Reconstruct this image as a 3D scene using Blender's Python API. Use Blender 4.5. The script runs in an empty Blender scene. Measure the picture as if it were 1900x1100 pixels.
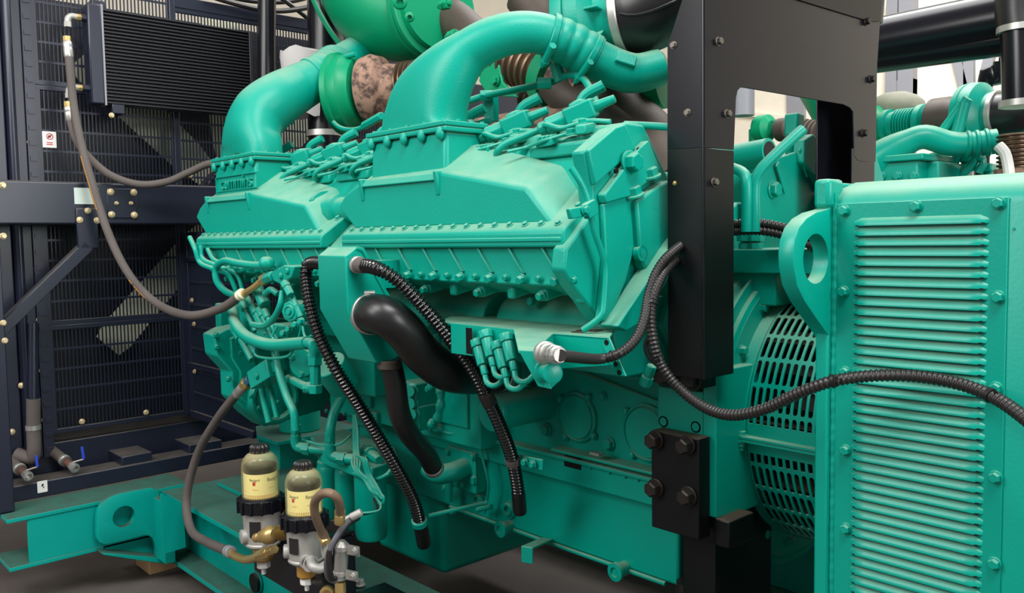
import bpy, bmesh, math, random
from mathutils import Vector, Matrix, Quaternion
random.seed(7)
C = bpy.context.scene.collection
V = Vector
PI = math.pi
H = 1.35                                   # camera height above the floor
# ------------------------------------------------------------------ camera
YAW, PIT, ROL = math.radians(47.598), math.radians(3.8795), math.radians(-0.9193)
F = 1593.65                                # focal length in pixels of the 1900x1100 frame
fw = V((-math.sin(YAW)*math.cos(PIT), math.cos(YAW)*math.cos(PIT), -math.sin(PIT)))
r0 = V((math.cos(YAW), math.sin(YAW), 0)); u0 = r0.cross(fw)
rt = r0*math.cos(ROL) + u0*math.sin(ROL); up = -r0*math.sin(ROL) + u0*math.cos(ROL)
cam = bpy.data.cameras.new('camera'); co = bpy.data.objects.new('camera', cam); C.objects.link(co)
cam.sensor_width = 36; cam.lens = F/1900*36; cam.clip_start = .02; cam.clip_end = 200
co.matrix_world = Matrix.Translation((0, 0, H)) @ Matrix((rt, up, -fw)).transposed().to_4x4()
sc = bpy.context.scene; sc.camera = co
# ------------------------------------------------------------------ light
sc.view_settings.view_transform = 'Standard'; sc.view_settings.look = 'None'
sc.view_settings.gamma = 1; sc.view_settings.use_curve_mapping = False
sc.view_settings.exposure = 0.34
w = bpy.data.worlds.new('hall_daylight'); sc.world = w; w.use_nodes = True
w.node_tree.nodes['Background'].inputs[0].default_value = (.93, .96, 1, 1)
w.node_tree.nodes['Background'].inputs[1].default_value = .26
def area(name, loc, target, sx, sy, power, col=(1, 1, 1)):
    l = bpy.data.lights.new(name, 'AREA'); l.shape = 'RECTANGLE'; l.size = sx; l.size_y = sy; l.energy = power; l.color = col
    o = bpy.data.objects.new(name, l); C.objects.link(o); o.location = loc
    o.rotation_euler = (V(target)-V(loc)).to_track_quat('-Z', 'Y').to_euler()
    return o
area('skylight_lamp', (.6, .3, 5.2), (-1.6, 1.6, 1.0), 2.4, 1.6, 170, (1, .99, .97))
area('roof_lamp', (-2.6, 4.2, 5.6), (-2.2, 2.6, 1), 3, 3, 170, (1, 1, 1))
area('front_fill', (-3.0, -3.2, 3.0), (-2.0, 1.6, .5), 1.8, 1.6, 62, (1, .98, .96))  # added fill from the front for the low engine side, no hall lamp
area('left_fill', (-1.9, -1.2, 3.4), (-3.6, 1.2, .5), 1.6, 1.2, 60, (1, .99, .97))  # added fill to lift the radiator guard and skid, no real fitting
area('door_daylight', (4.2, 1.6, 2.6), (-2, 1.8, 1.2), 2.4, 2.6, 165, (1, 1, 1))
area('wall_fill', (-1.5, 5.2, 5.6), (-.5, 9.5, 2.4), 4, 2, 430, (1, .99, .96))  # added light that brightens the back wall, not a window
# ------------------------------------------------------------------ helpers
def ray(x, y): return fw + rt*((x-950)/F) - up*((y-550)/F)
def A(x, y, **k):
    """the point of the plane X=.., Y=.. or Z=.. (camera height = 0) seen at that place of the photograph"""
    d = ray(x, y); a, v = list(k.items())[0]; i = 'XYZ'.index(a)
    return d*(v/d[i])
def SZ(n, p): return n*p.dot(fw)/F          # n pixels at the distance of p, in metres
ORG = {}
def thing(name, label, cat, loc, group=None, kind=None):
    o = bpy.data.objects.new(name, None); C.objects.link(o); o.empty_display_size = .1
    loc = V(loc); o.location = loc + V((0, 0, H)); ORG[o.name] = loc
    o['label'] = label; o['category'] = cat
    if group: o['group'] = group
    if kind: o['kind'] = kind
    return o
def smooth_mesh(me, ang):
    if ang is None: return
    for p in me.polygons: p.use_smooth = True
    try: me.set_sharp_from_angle(angle=math.radians(ang))
    except Exception: pass
class MB:
    def __init__(s): s.bm = bmesh.new()
    def face(s, pts):
        try: s.bm.faces.new([s.bm.verts.new(V(p)) for p in pts])
        except Exception: pass
    def loft(s, loops, cap=True, closed=True):
        vs = [[s.bm.verts.new(V(p)) for p in l] for l in loops]
        n = len(vs[0])
        for a, b in zip(vs, vs[1:]):
            for i in range(n if closed else n-1):
                j = (i+1) % n
                s.bm.faces.new((a[i], a[j], b[j], b[i]))
        if cap:
            s.bm.faces.new(vs[0][::-1]); s.bm.faces.new(vs[-1])
        return s
    def prism(s, pts, vec):
        vec = V(vec); pts = [V(p) for p in pts]
        return s.loft([pts, [p+vec for p in pts]])
    def box(s, x0, x1, y0, y1, z0, z1):
        return s.prism([(x0, y0, z0), (x1, y0, z0), (x1, y1, z0), (x0, y1, z0)], (0, 0, z1-z0))
    def obox(s, c, ax, ay, az):               # oriented box: centre and three half vectors
        c, ax, ay, az = V(c), V(ax), V(ay), V(az)
        return s.prism([c-ax-ay-az, c+ax-ay-az, c+ax+ay-az, c-ax+ay-az], az*2)
    def ring(s, c, n, r, seg, ref=None):
        n = V(n).normalized(); ref = V(ref) if ref is not None else (V((0, 0, 1)) if abs(n.z) < .9 else V((1, 0, 0)))
        a = ref.cross(n).normalized(); b = n.cross(a)
        return [V(c)+a*(r*math.cos(2*PI*i/seg))+b*(r*math.sin(2*PI*i/seg)) for i in range(seg)]
    def cyl(s, p0, p1, r0_, r1_=None, seg=20, cap=True):
        p0, p1 = V(p0), V(p1); n = p1-p0
        return s.loft([s.ring(p0, n, r0_, seg), s.ring(p1, n, r1_ if r1_ is not None else r0_, seg)], cap)
    def lathe(s, p0, axis, prof, seg=32, cap=True):   # prof: (radius, distance along the axis)
        axis = V(axis).normalized()
        return s.loft([s.ring(V(p0)+axis*h, axis, max(r, 1e-4), seg) for r, h in prof], cap)
    def tube(s, path, rad, seg=12, cap=True, n=None):
        """rad: number, list per path point, or function of arc length"""
        pts = path
        L = [0]
        for a, b in zip(pts, pts[1:]): L.append(L[-1]+(b-a).length)
        T = [(pts[min(i+1, len(pts)-1)]-pts[max(i-1, 0)]).normalized() for i in range(len(pts))]
        nrm = T[0].orthogonal().normalized(); loops = []
        for i, p in enumerate(pts):
            if i:
                q = T[i-1].rotation_difference(T[i]); nrm = (q @ nrm).normalized()
            b = T[i].cross(nrm)
            r = rad(L[i]) if callable(rad) else (rad[i] if isinstance(rad, (list, tuple)) else rad)
            loops.append([p+nrm*(r*math.cos(2*PI*k/seg))+b*(r*math.sin(2*PI*k/seg)) for k in range(seg)])
        return s.loft(loops, cap)
    def sphere(s, c, r, seg=14, sq=(1, 1, 1)):
        c = V(c); loops = []
        for i in range(1, 8):
            a = PI*i/8
            loops.append([c+V((r*math.sin(a)*math.cos(2*PI*k/seg)*sq[0], r*math.sin(a)*math.sin(2*PI*k/seg)*sq[1], -r*math.cos(a)*sq[2])) for k in range(seg)])
        return s.loft(loops)
    def build(s, name, mat, parent=None, origin=None, bevel=0, ang=32, label=None, bseg=2):
        bm = s.bm
        bmesh.ops.recalc_face_normals(bm, faces=bm.faces[:])
        if parent: org = ORG[parent.name]
        else:
            if origin is None:
                xs = [v.co for v in bm.verts]
                origin = V(((min(v.x for v in xs)+max(v.x for v in xs))/2, (min(v.y for v in xs)+max(v.y for v in xs))/2, min(v.z for v in xs)))
            org = V(origin)
        for v in bm.verts: v.co -= org
        me = bpy.data.meshes.new(name); bm.to_mesh(me); bm.free()
        smooth_mesh(me, ang)
        me.materials.append(mat)
        o = bpy.data.objects.new(name, me); C.objects.link(o)
        if parent: o.parent = parent
        else: o.location = org+V((0, 0, H))
        ORG[o.name] = org
        if bevel:
            m = o.modifiers.new('bevel', 'BEVEL'); m.width = bevel; m.segments = bseg; m.limit_method = 'ANGLE'; m.angle_limit = math.radians(30)
            m.use_clamp_overlap = True
            m.harden_normals = False
        if label: o['label'] = label
        return o
def tag(o, label, cat, group=None, kind=None):
    o['label'] = label; o['category'] = cat
    if group: o['group'] = group
    if kind: o['kind'] = kind
    return o
def struct(name, mb, mat, label, cat, **k):
    return tag(mb.build(name, mat, **k), label, cat, kind='structure')
def spline(pts, step=.012):
    """Catmull-Rom through the points, resampled evenly"""
    P = [V(p) for p in pts]
    P = [P[0]*2-P[1]]+P+[P[-1]*2-P[-2]]
    out = []
    for i in range(1, len(P)-2):
        a, b, c, d = P[i-1:i+3]
        n = max(4, int((c-b).length/.004))
        for k in range(n):
            t = k/n
            out.append(.5*((2*b)+(c-a)*t+(2*a-5*b+4*c-d)*t*t+(3*b-a-3*c+d)*t**3))
    out.append(P[-2].copy())
    L = [0]
    for a, b in zip(out, out[1:]): L.append(L[-1]+(b-a).length)
    m = max(2, int(round(L[-1]/step))); res = []; j = 0
    for k in range(m+1):
        t = L[-1]*k/m
        while j < len(L)-2 and L[j+1] < t: j += 1
        f = (t-L[j])/max(1e-9, L[j+1]-L[j])
        res.append(out[j].lerp(out[j+1], min(1, max(0, f))))
    return res
def PX(*pts):
    """points given as (x, y, plane letter, value)"""
    return [A(p[0], p[1], **{p[2]: p[3]}) for p in pts]
def tubepx(pts, r, step=.012, seg=12): return MB().tube(spline(PX(*pts), step), r, seg)
def ribbed(r, pitch, depth=.12, sharp=1):
    def f(L):
        c = math.cos(2*PI*L/pitch)
        return r*(1-depth*.5+depth*.5*(c if sharp == 1 else math.copysign(abs(c)**sharp, c)))
    return f
BOLT = {}
def bolt(parent, pos, axis, r, mat, name='bolt', h=.62, washer=True):
    key = (round(r, 4), mat.name, h, washer, name)
    if key not in BOLT:
        m = MB(); t = 0
        if washer:
            m.lathe((0, 0, 0), (0, 0, 1), [(r*1.0, 0), (r*1.0, r*.16), (r*.92, r*.22)], 18); t = r*.2
        m.lathe((0, 0, t), (0, 0, 1), [(r*.80, 0), (r*.80, r*h*.85), (r*.66, r*h)], 6)
        bm = m.bm; bmesh.ops.recalc_face_normals(bm, faces=bm.faces[:])
        me = bpy.data.meshes.new(name); bm.to_mesh(me); bm.free(); smooth_mesh(me, 35); me.materials.append(mat)
        BOLT[key] = me
    o = bpy.data.objects.new(name, BOLT[key]); C.objects.link(o); o.parent = parent
    o.location = V(pos)-ORG[parent.name]
    o.rotation_euler = V(axis).to_track_quat('Z', 'Y').to_euler()
    ORG[o.name] = ORG[parent.name]
    return o
def text(parent, s, pos, xdir, ydir, size, mat, name='lettering', depth=.001, squash=1.0, label=None):
    cu = bpy.data.curves.new(name, 'FONT'); cu.body = s; cu.size = size; cu.extrude = depth; cu.align_x = 'CENTER'; cu.align_y = 'CENTER'
    t = bpy.data.objects.new(name+'_tmp', cu); C.objects.link(t)
    dg = bpy.context.evaluated_depsgraph_get(); me = bpy.data.meshes.new_from_object(t.evaluated_get(dg)); me.name = name
    C.objects.unlink(t); bpy.data.objects.remove(t)
    xd = V(xdir).normalized(); yd = V(ydir); yd = (yd-xd*yd.dot(xd)).normalized(); zd = xd.cross(yd)
    base = V(pos)-ORG[parent.name]
    for v in me.vertices: v.co = base+xd*(v.co.x*squash)+yd*v.co.y+zd*v.co.z
    me.materials.clear(); me.materials.append(mat)
    o = bpy.data.objects.new(name, me); C.objects.link(o); o.parent = parent; ORG[o.name] = ORG[parent.name]
    if label: o['label'] = label
    return o
# ------------------------------------------------------------------ materials
def srgb(r, g, b):
    f = lambda c: (c/255/12.92) if c/255 <= .04045 else ((c/255+.055)/1.055)**2.4
    return (f(r), f(g), f(b), 1)
def material(name, col, rough=.45, metal=0, dust=None, dust_amt=0, dust_min=.55, bump=0, bump_scale=200, var=.06, spec=.5, coat=0, dust_lo=.35, dust_hi=.95):
    m = bpy.data.materials.new(name); m.use_nodes = True; nt = m.node_tree; N = nt.nodes; Lk = nt.links
    b = N['Principled BSDF']; b.inputs['Roughness'].default_value = rough; b.inputs['Metallic'].default_value = metal
    b.inputs['Specular IOR Level'].default_value = spec
    if coat: b.inputs['Coat Weight'].default_value = coat; b.inputs['Coat Roughness'].default_value = .12
    tc = N.new('ShaderNodeTexCoord')
    nz = N.new('ShaderNodeTexNoise'); nz.inputs['Scale'].default_value = 9; nz.inputs['Detail'].default_value = 6
    Lk.new(tc.outputs['Object'], nz.inputs['Vector'])
    mx = N.new('ShaderNodeMix'); mx.data_type = 'RGBA'
    c = V(col[:3])
    mx.inputs[6].default_value = (*(c*(1-var)), 1); mx.inputs[7].default_value = (*(c*(1+var)), 1)
    Lk.new(nz.outputs['Fac'], mx.inputs[0]); out = mx.outputs[2]
    if dust:
        g = N.new('ShaderNodeNewGeometry'); sp = N.new('ShaderNodeSeparateXYZ'); Lk.new(g.outputs['Normal'], sp.inputs[0])
        mr = N.new('ShaderNodeMapRange'); mr.interpolation_type = 'SMOOTHSTEP'; mr.inputs[1].default_value = dust_lo; mr.inputs[2].default_value = dust_hi
        Lk.new(sp.outputs['Z'], mr.inputs[0])
        n2 = N.new('ShaderNodeTexNoise'); n2.inputs['Scale'].default_value = 14; n2.inputs['Detail'].default_value = 8; n2.inputs['Roughness'].default_value = .65
        Lk.new(tc.outputs['Object'], n2.inputs['Vector'])
        m2 = N.new('ShaderNodeMapRange'); m2.inputs[1].default_value = .3; m2.inputs[2].default_value = .62; m2.inputs[3].default_value = dust_min; m2.inputs[4].default_value = 1
        Lk.new(n2.outputs['Fac'], m2.inputs[0])
        mm = N.new('ShaderNodeMath'); mm.operation = 'MULTIPLY'; Lk.new(mr.outputs[0], mm.inputs[0]); Lk.new(m2.outputs[0], mm.inputs[1])
        m3 = N.new('ShaderNodeMath'); m3.operation = 'MULTIPLY'; Lk.new(mm.outputs[0], m3.inputs[0]); m3.inputs[1].default_value = dust_amt
        mx2 = N.new('ShaderNodeMix'); mx2.data_type = 'RGBA'; Lk.new(m3.outputs[0], mx2.inputs[0]); Lk.new(out, mx2.inputs[6]); mx2.inputs[7].default_value = dust
        out = mx2.outputs[2]
        rr = N.new('ShaderNodeMapRange'); rr.inputs[3].default_value = rough; rr.inputs[4].default_value = min(.85, rough+.4); Lk.new(m3.outputs[0], rr.inputs[0])
        Lk.new(rr.outputs[0], b.inputs['Roughness'])
    Lk.new(out, b.inputs['Base Color'])
    if bump:
        n3 = N.new('ShaderNodeTexNoise'); n3.inputs['Scale'].default_value = bump_scale; n3.inputs['Detail'].default_value = 3
        Lk.new(tc.outputs['Object'], n3.inputs['Vector'])
        bp = N.new('ShaderNodeBump'); bp.inputs['Strength'].default_value = bump; bp.inputs['Distance'].default_value = .002
        Lk.new(n3.outputs['Fac'], bp.inputs['Height']); Lk.new(bp.outputs[0], b.inputs['Normal'])
    return m
DUST = srgb(158, 178, 152)
GREEN = material('green_machine_paint', srgb(0, 152, 132), .32, spec=.32, dust=DUST, dust_amt=.62, bump=.10, bump_scale=160)
CAST = material('green_cast_paint', srgb(0, 152, 132), .38, spec=.30, dust=DUST, dust_amt=.55, bump=.22, bump_scale=230)
EXGREEN = material('green_exhaust_paint', srgb(0, 142, 98), .40, spec=.3, bump=.15, bump_scale=150)
SKID = material('green_skid_paint', srgb(0, 150, 138), .42, spec=.22, dust=srgb(60, 84, 72), dust_amt=.95, dust_min=.82, bump=.08)
NAVY = material('navy_black_paint', srgb(28, 32, 48), .32, dust=srgb(86, 80, 72), dust_amt=.85, bump=.06)
FIN = material('black_fin_paint', srgb(24, 24, 30), .42)
GLOSS = material('black_satin_paint', srgb(17, 17, 23), .24, bump=.03, var=.03, spec=.35)
BLACK = material('black_paint', srgb(10, 10, 12), .42, spec=.3, dust=srgb(96, 84, 70), dust_amt=.7)
RUBBER = material('black_rubber', srgb(24, 23, 24), .36, bump=.05, spec=.5)
GREYRUB = material('dusty_grey_rubber', srgb(88, 80, 76), .75, bump=.2, bump_scale=120, var=.2)
CONDUIT = material('black_corrugated_plastic', srgb(38, 34, 33), .38)
SHINY = material('shiny_black_plastic', srgb(14, 13, 14), .16, spec=.7)
BRASS = material('yellow_zinc_brass', srgb(200, 170, 110), .34, metal=.7, var=.15)
STEEL = material('bare_steel', srgb(186, 184, 178), .38, metal=.7)
ZINC = material('yellow_zinc_bolt', srgb(204, 186, 146), .4, metal=.5, var=.2)
ALU = material('cast_aluminium', srgb(172, 170, 164), .5, metal=.35, bump=.15)
CREAM = material('cream_fan_paint', srgb(226, 226, 196), .5)
def flaky():
    m = material('flaking_rusty_iron', srgb(150, 118, 100), .8, bump=.5, bump_scale=60, var=.25); nt = m.node_tree; N = nt.nodes; Lk = nt.links; b = N['Principled BSDF']
    src = b.inputs['Base Color'].links[0].from_socket; tc = N.new('ShaderNodeTexCoord'); nz = N.new('ShaderNodeTexNoise'); nz.inputs['Scale'].default_value = 26; nz.inputs['Detail'].default_value = 10; nz.inputs['Roughness'].default_value = .62; nz.inputs['Distortion'].default_value = .2
    Lk.new(tc.outputs['Object'], nz.inputs['Vector']); cr = N.new('ShaderNodeMapRange'); cr.inputs[1].default_value = .47; cr.inputs[2].default_value = .60; Lk.new(nz.outputs['Fac'], cr.inputs[0])
    mx = N.new('ShaderNodeMix'); mx.data_type = 'RGBA'; Lk.new(cr.outputs[0], mx.inputs[0]); Lk.new(src, mx.inputs[6]); mx.inputs[7].default_value = srgb(74, 56, 50); Lk.new(mx.outputs[2], b.inputs['Base Color']); return m
RUST = flaky()
DKRUST = material('dark_exhaust_iron', srgb(74, 64, 56), .6, bump=.3, bump_scale=60, var=.25, metal=.3)
BELLOW = material('bronzed_bellows_steel', srgb(110, 90, 72), .38, metal=.7)
WHITE = material('white_label', srgb(232, 230, 224), .5)
RED = material('red_print', srgb(196, 34, 40), .5)
INK = material('black_print', srgb(30, 28, 28), .5)
GREYLBL = material('grey_green_label', srgb(196, 210, 200), .4)
ORANGE = material('orange_print', srgb(226, 150, 40), .5)
BLUE = material('blue_handle', srgb(40, 70, 190), .4)
CLOTH = material('light_grey_heat_blanket', srgb(196, 192, 190), .85, bump=.3, bump_scale=300)
WOOD = material('raw_wood', srgb(216, 172, 124), .7, var=.2, bump=.2, bump_scale=60)
CONC = material('dusty_concrete', srgb(86, 78, 74), .85, bump=.4, bump_scale=30, var=.22)
WALL = material('cream_wall_paint', srgb(232, 222, 204), .7)
GREYST = material('grey_steel_frame', srgb(138, 138, 144), .5)
AMBER = material('amber_fuel', srgb(176, 130, 60), .12, var=.1)
YLBL = material('pale_yellow_label', srgb(246, 236, 178), .45)
ORLBL = material('orange_pleats', srgb(214, 158, 82), .55)
TAN = material('tan_braided_hose', srgb(120, 98, 78), .6, bump=.3)
def clear():
    m = bpy.data.materials.new('clear_bowl'); m.use_nodes = True; nt = m.node_tree; N = nt.nodes; Lk = nt.links
    b = N['Principled BSDF']; b.inputs['Base Color'].default_value = srgb(206, 196, 150); b.inputs['Roughness'].default_value = .1
    tr = N.new('ShaderNodeBsdfTransparent'); tr.inputs[0].default_value = (.97, .94, .80, 1)
    nz = N.new('ShaderNodeTexNoise'); nz.inputs['Scale'].default_value = 30
    g = N.new('ShaderNodeNewGeometry'); sp = N.new('ShaderNodeSeparateXYZ'); Lk.new(g.outputs['Normal'], sp.inputs[0])
    lw = N.new('ShaderNodeLayerWeight'); lw.inputs[0].default_value = .25
    mr = N.new('ShaderNodeMapRange'); mr.inputs[1].default_value = .1; mr.inputs[2].default_value = .9; mr.inputs[3].default_value = .05; mr.inputs[4].default_value = .55; Lk.new(sp.outputs['Z'], mr.inputs[0])
    mx = N.new('ShaderNodeMath'); mx.operation = 'MAXIMUM'; Lk.new(mr.outputs[0], mx.inputs[0])
    m2 = N.new('ShaderNodeMath'); m2.operation = 'MULTIPLY'; m2.inputs[1].default_value = .7; Lk.new(lw.outputs['Facing'], m2.inputs[0]); Lk.new(m2.outputs[0], mx.inputs[1])
    ms = N.new('ShaderNodeMixShader'); Lk.new(mx.outputs[0], ms.inputs[0]); Lk.new(tr.outputs[0], ms.inputs[1]); Lk.new(b.outputs[0], ms.inputs[2])
    Lk.new(ms.outputs[0], N['Material Output'].inputs[0])
    return m
CLEAR = clear()
X1, Y1, Z1 = V((1, 0, 0)), V((0, 1, 0)), V((0, 0, 1))
# ================================================================== the hall
FZ = -H
m = MB(); m.box(-9, 6, -6, 11, FZ-.1, FZ); struct('floor', m, CONC, 'dusty grey concrete workshop floor', 'floor')
m = MB()
m.box(-9, 6, 9.5, 9.65, FZ, 4.8); struct('wall_back', m, WALL, 'bright cream wall of the hall far behind the engines', 'wall')
m = MB(); m.box(-9.15, -9, -6, 9.5, FZ, 4.8); struct('wall_left', m, WALL, 'cream hall wall behind the radiator', 'wall')
# ================================================================== generator skid
RT, RB = -1.0, -1.276                      # top and bottom of the rail
AX, AZ = 2.03, -.45                        # crank axis (Y, Z)
skid = thing('generator_skid', 'long green steel base frame carrying the engine, radiator and alternator', 'base frame', (-1.4, 1.35, RB))
def ibeam(y0, y1, x0, x1, t=.02):
    ym = (y0+y1)/2; m = MB()
    m.prism([(x0, y0, RT), (x0, y1, RT), (x0, y1, RT-t), (x0, ym+.008, RT-t), (x0, ym+.008, RB+t), (x0, y1, RB+t), (x0, y1, RB), (x0, y0, RB), (x0, y0, RB+t), (x0, ym-.008, RB+t), (x0, ym-.008, RT-t), (x0, y0, RT-t)], (x1-x0, 0, 0))
    return m
ibeam(1.25, 1.443, -3.49, .9).build('side_rail', SKID, skid, bevel=.003)
ibeam(2*AX-1.443, 2*AX-1.25, -3.49, .9).build('side_rail', SKID, skid, bevel=.003)
m = MB(); m.box(-3.49, -2.78, 1.40, 2.66, RT-.02, RT+.001); m.build('deck_plate', SKID, skid)
p = A(408, 900, Z=RT); m = MB(); m.box(p.x, p.x+.5, p.y-.01, p.y+.35, RT, RT+.016); m.build('pad_plate', SKID, skid, bevel=.002)
# hole through the rail web: dark recess with a rim
p = A(476, 1080, Y=1.33); m = MB(); m.cyl(p, p+V((0, -.012, 0)), .034, seg=28); m.build('web_hole', BLACK, skid, label='dark round hole in the rail web')
m = MB(); m.lathe(p+V((0, .004, 0)), (0, -1, 0), [(.035, 0), (.038, 0), (.038, .006), (.035, .006)], 28, cap=False); m.build('hole_rim', SKID, skid)
# outrigger: channel lying across, its open side away from us
OX = -3.50
yl0 = A(52, 990, X=OX).y; yf = A(14, 1000, X=OX).y
m = MB(); m.box(OX-.014, OX, yl0, 1.36, -1.18, -.99)
tf = -.99
m.box(OX-.2, OX+.005, yf, 1.36, tf-.014, tf+.001)
m.box(OX-.2, OX+.006, yf, 1.02, -1.183, -1.168)
# bottom flange steps down towards the rail
m.prism([(OX-.012, 1.0, -1.17), (OX-.012, 1.36, -1.17), (OX-.012, 1.36, -1.27), (OX-.012, 1.19, -1.262)], (.012, 0, 0))
m.prism([(OX-.10, .99, -1.17), (OX-.10, 1.0, -1.182), (OX-.10, 1.22, -1.276), (OX-.10, 1.25, -1.262)], (.17, 0, 0))
m.build('outrigger_channel', SKID, skid, bevel=.002)
m = MB(); m.box(OX-.2, OX, 2*AX-1.36, 2*AX-yl0, -1.18, -.99); m.build('outrigger_channel', SKID, skid)
# end box of the rail with gussets
m = MB(); m.box(-3.50, -3.488, 1.25, 1.443, RB, RT); m.build('end_plate', SKID, skid)
gx = A(340, 935, Y=1.252).x
m = MB(); m.prism([A(x, y, X=gx) for x, y in ((299, 915), (340, 937), (345, 1015), (304, 1028))], (-.012, 0, 0))
m.build('gusset', SKID, skid)
# lifting eye
lx = -3.44
def R1(x, y): return (x/4.231, 840+y/4.231)
def arc(c, r, a0, a1, n): return [(c[0]+r*math.cos(math.radians(a0+(a1-a0)*i/n)), c[1]+r*math.sin(math.radians(a0+(a1-a0)*i/n))) for i in range(n+1)]
ol = [(1190, 272), (1050, 298), (930, 322), (880, 340), (830, 372), (795, 410), (772, 455), (764, 500), (762, 560), (760, 640), (765, 680), (785, 706), (825, 720), (880, 712), (1000, 684), (1130, 650), (1165, 650), (1195, 668), (1215, 705), (1222, 745), (1262, 790), (1250, 310)]
pts = [A(*R1(*q), X=lx) for q in ol]
m = MB(); m.prism(pts, (-.03, 0, 0))
eye = m.build('lifting_eye', SKID, skid, bevel=.003)
c = A(*R1(973, 500), X=lx); hb = MB(); hb.cyl(c+V((-.1, 0, 0)), c+V((.1, 0, 0)), .0415, seg=40)
hob = hb.build('eye_hole_cutter', SKID, skid); hm = eye.modifiers.new('hole', 'BOOLEAN'); hm.object = hob; hm.operation = 'DIFFERENCE'; hm.solver = 'EXACT'
def apply_bool(o, cutter):
    dg = bpy.context.evaluated_depsgraph_get(); dg.update()
    me = bpy.data.meshes.new_from_object(o.evaluated_get(dg)); o.modifiers.clear(); old = o.data; me.name = old.name; o.data = me
    bpy.data.objects.remove(cutter); smooth_mesh(me, 32)
apply_bool(eye, hob)
m = MB(); m.box(-3.47, gx-.07, 1.20, 1.24, RT-.25, RT-.003);  m.build('eye_mounting_plate', SKID, skid, bevel=.002)
# front engine pedestal on the deck
c = A(530, 845, Z=RT); px0 = A(490, 800, Y=1.75)
m = MB(); m.box(px0.x, px0.x+.2, 1.72, 2.0, RT, px0.z-.0); m.build('engine_pedestal', SKID, skid, bevel=.003)
m = MB(); m.box(px0.x-.06, px0.x+.30, 1.66, 2.06, px0.z, px0.z+.016); m.build('pedestal_plate', SKID, skid, bevel=.002)
# wood block
c0 = A(250, 1045, Y=1.2); m = MB(); wb0 = A(268, 1060, Z=FZ); wb1 = A(314, 1040, Z=FZ)
m.box(wb0.x-.10, wb0.x+.06, wb0.y, wb0.y+.22, FZ, RB); tag(m.build('wood_block', WOOD, bevel=.004), 'raw wooden packing block under the corner of the green base frame', 'block')
# ================================================================== radiator frame
GX = -3.85                                 # plane of the fan guard
rad = thing('radiator', 'tall navy black radiator frame with slotted fan guards at the left', 'radiator', (-3.9, 1.6, -.985))
ZT = 1.5; ZB = A(110, 804, X=GX).z
def gy(x, y=300): return A(x, y, X=GX).y
ye = [gy(x) for x in (-70, 17, 33, 52, 71, 80)]
y_guard0 = ye[4]
YM = A(337, 500, X=GX).y                   # centre bar
YR = 2*AX-y_guard0
m = MB(); m.box(GX-.35, GX-.02, ye[0]-.3, ye[1], -.95, ZT); m.build('side_column', NAVY, rad, bevel=.006)
m = MB(); m.box(GX-.35, GX+.03, ye[1]+.002, ye[2], -.90, ZT); m.build('corner_post', NAVY, rad, bevel=.012)
m = MB(); m.box(GX-.10, GX-.004, ye[2], ye[3], -.86, ZT); strip = m.build('bolt_strip', NAVY, rad, bevel=.002)
m = MB(); m.box(GX-.03, GX+.012, ye[3], ye[4], -.86, ZT)
for i in range(38): z = -.84+i*.062; m.box(GX-.02, GX+.017, ye[3]+.006, ye[4]-.006, z, z+.018)
m.build('notched_bar', NAVY, rad)
for (x, y) in ((48, 70), (52, 167), (56, 264), (69, 497), (73, 593), (78, 687), (83, 778), (40, 715), (22, 801)):
    bolt(rad, A(x, y, X=GX+.002), X1, .0125, ZINC, h=.5)
m = MB(); m.box(GX-.35, GX-.02, YR, YR+.5, -.95, .9); m.build('side_column', NAVY, rad, bevel=.006)
# slotted guards
def guard(y0, y1, z0, z1, pitch=.0148, rowh=.078, x=GX, stag=True):
    m = MB(); t = .006
    n = int((y1-y0)/pitch); p = (y1-y0)/n
    for i in range(n+1):
        yy = y0+i*p; m.box(x-t, x, yy-.0022, yy+.0022, z0, z1)
    k = int((z1-z0)/rowh); q = (z1-z0)/k
    for j in range(k+1):
        zz = z0+j*q; m.box(x-t*.6, x+.0006, y0, y1, zz-.0045, zz+.0045)
    return m
def frame(y0, y1, z0, z1, wl=.02, wr=.02, wb=.02, wt=.02, x=GX):
    m = MB(); m.box(x-.012, x+.004, y0, y0+wl, z0, z1); m.box(x-.012, x+.004, y1-wr, y1, z0, z1)
    m.box(x-.012, x+.0042, y0, y1, z0, z0+wb); m.box(x-.012, x+.0042, y0, y1, z1-wt, z1); return m
zmid = A(150, 600, X=GX).z; zmidu = A(100, 160, X=GX).z; ztop = .995
panels = [(y_guard0, YM, ZB, zmid), (y_guard0, YM, zmid, .12), (y_guard0, YM, .12, zmidu), (y_guard0, YM, zmidu, 1.30), (YM, 2.62, .12, 1.04), (YM, 2.62, ZB, .12)]
for (a, b, c_, d) in panels:
    gpart = guard(a+.018, b-.018, c_+.015, d-.015).build('guard_grille', NAVY, rad, ang=None)
    frame(a, b, c_, d).build('grille_frame', NAVY, rad, bevel=.002)
m = MB(); m.box(GX-.01, GX+.016, YM-.013, YM+.013, ZB, 1.3); m.build('centre_bar', NAVY, rad, bevel=.003)
m = MB(); m.box(GX-.02, GX+.008, YM, 2.62, 1.04, 1.09); m.build('top_rail', NAVY, rad, bevel=.003)
m = MB(); m.box(GX-.30, GX-.24, .8, 3.2, -.9, 1.05); m.build('radiator_core', FIN, rad)
for (x, y) in ((152, 782), (271, 765)): bolt(rad, A(x, y, X=GX+.005), X1, .012, ZINC, h=.6)
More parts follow.
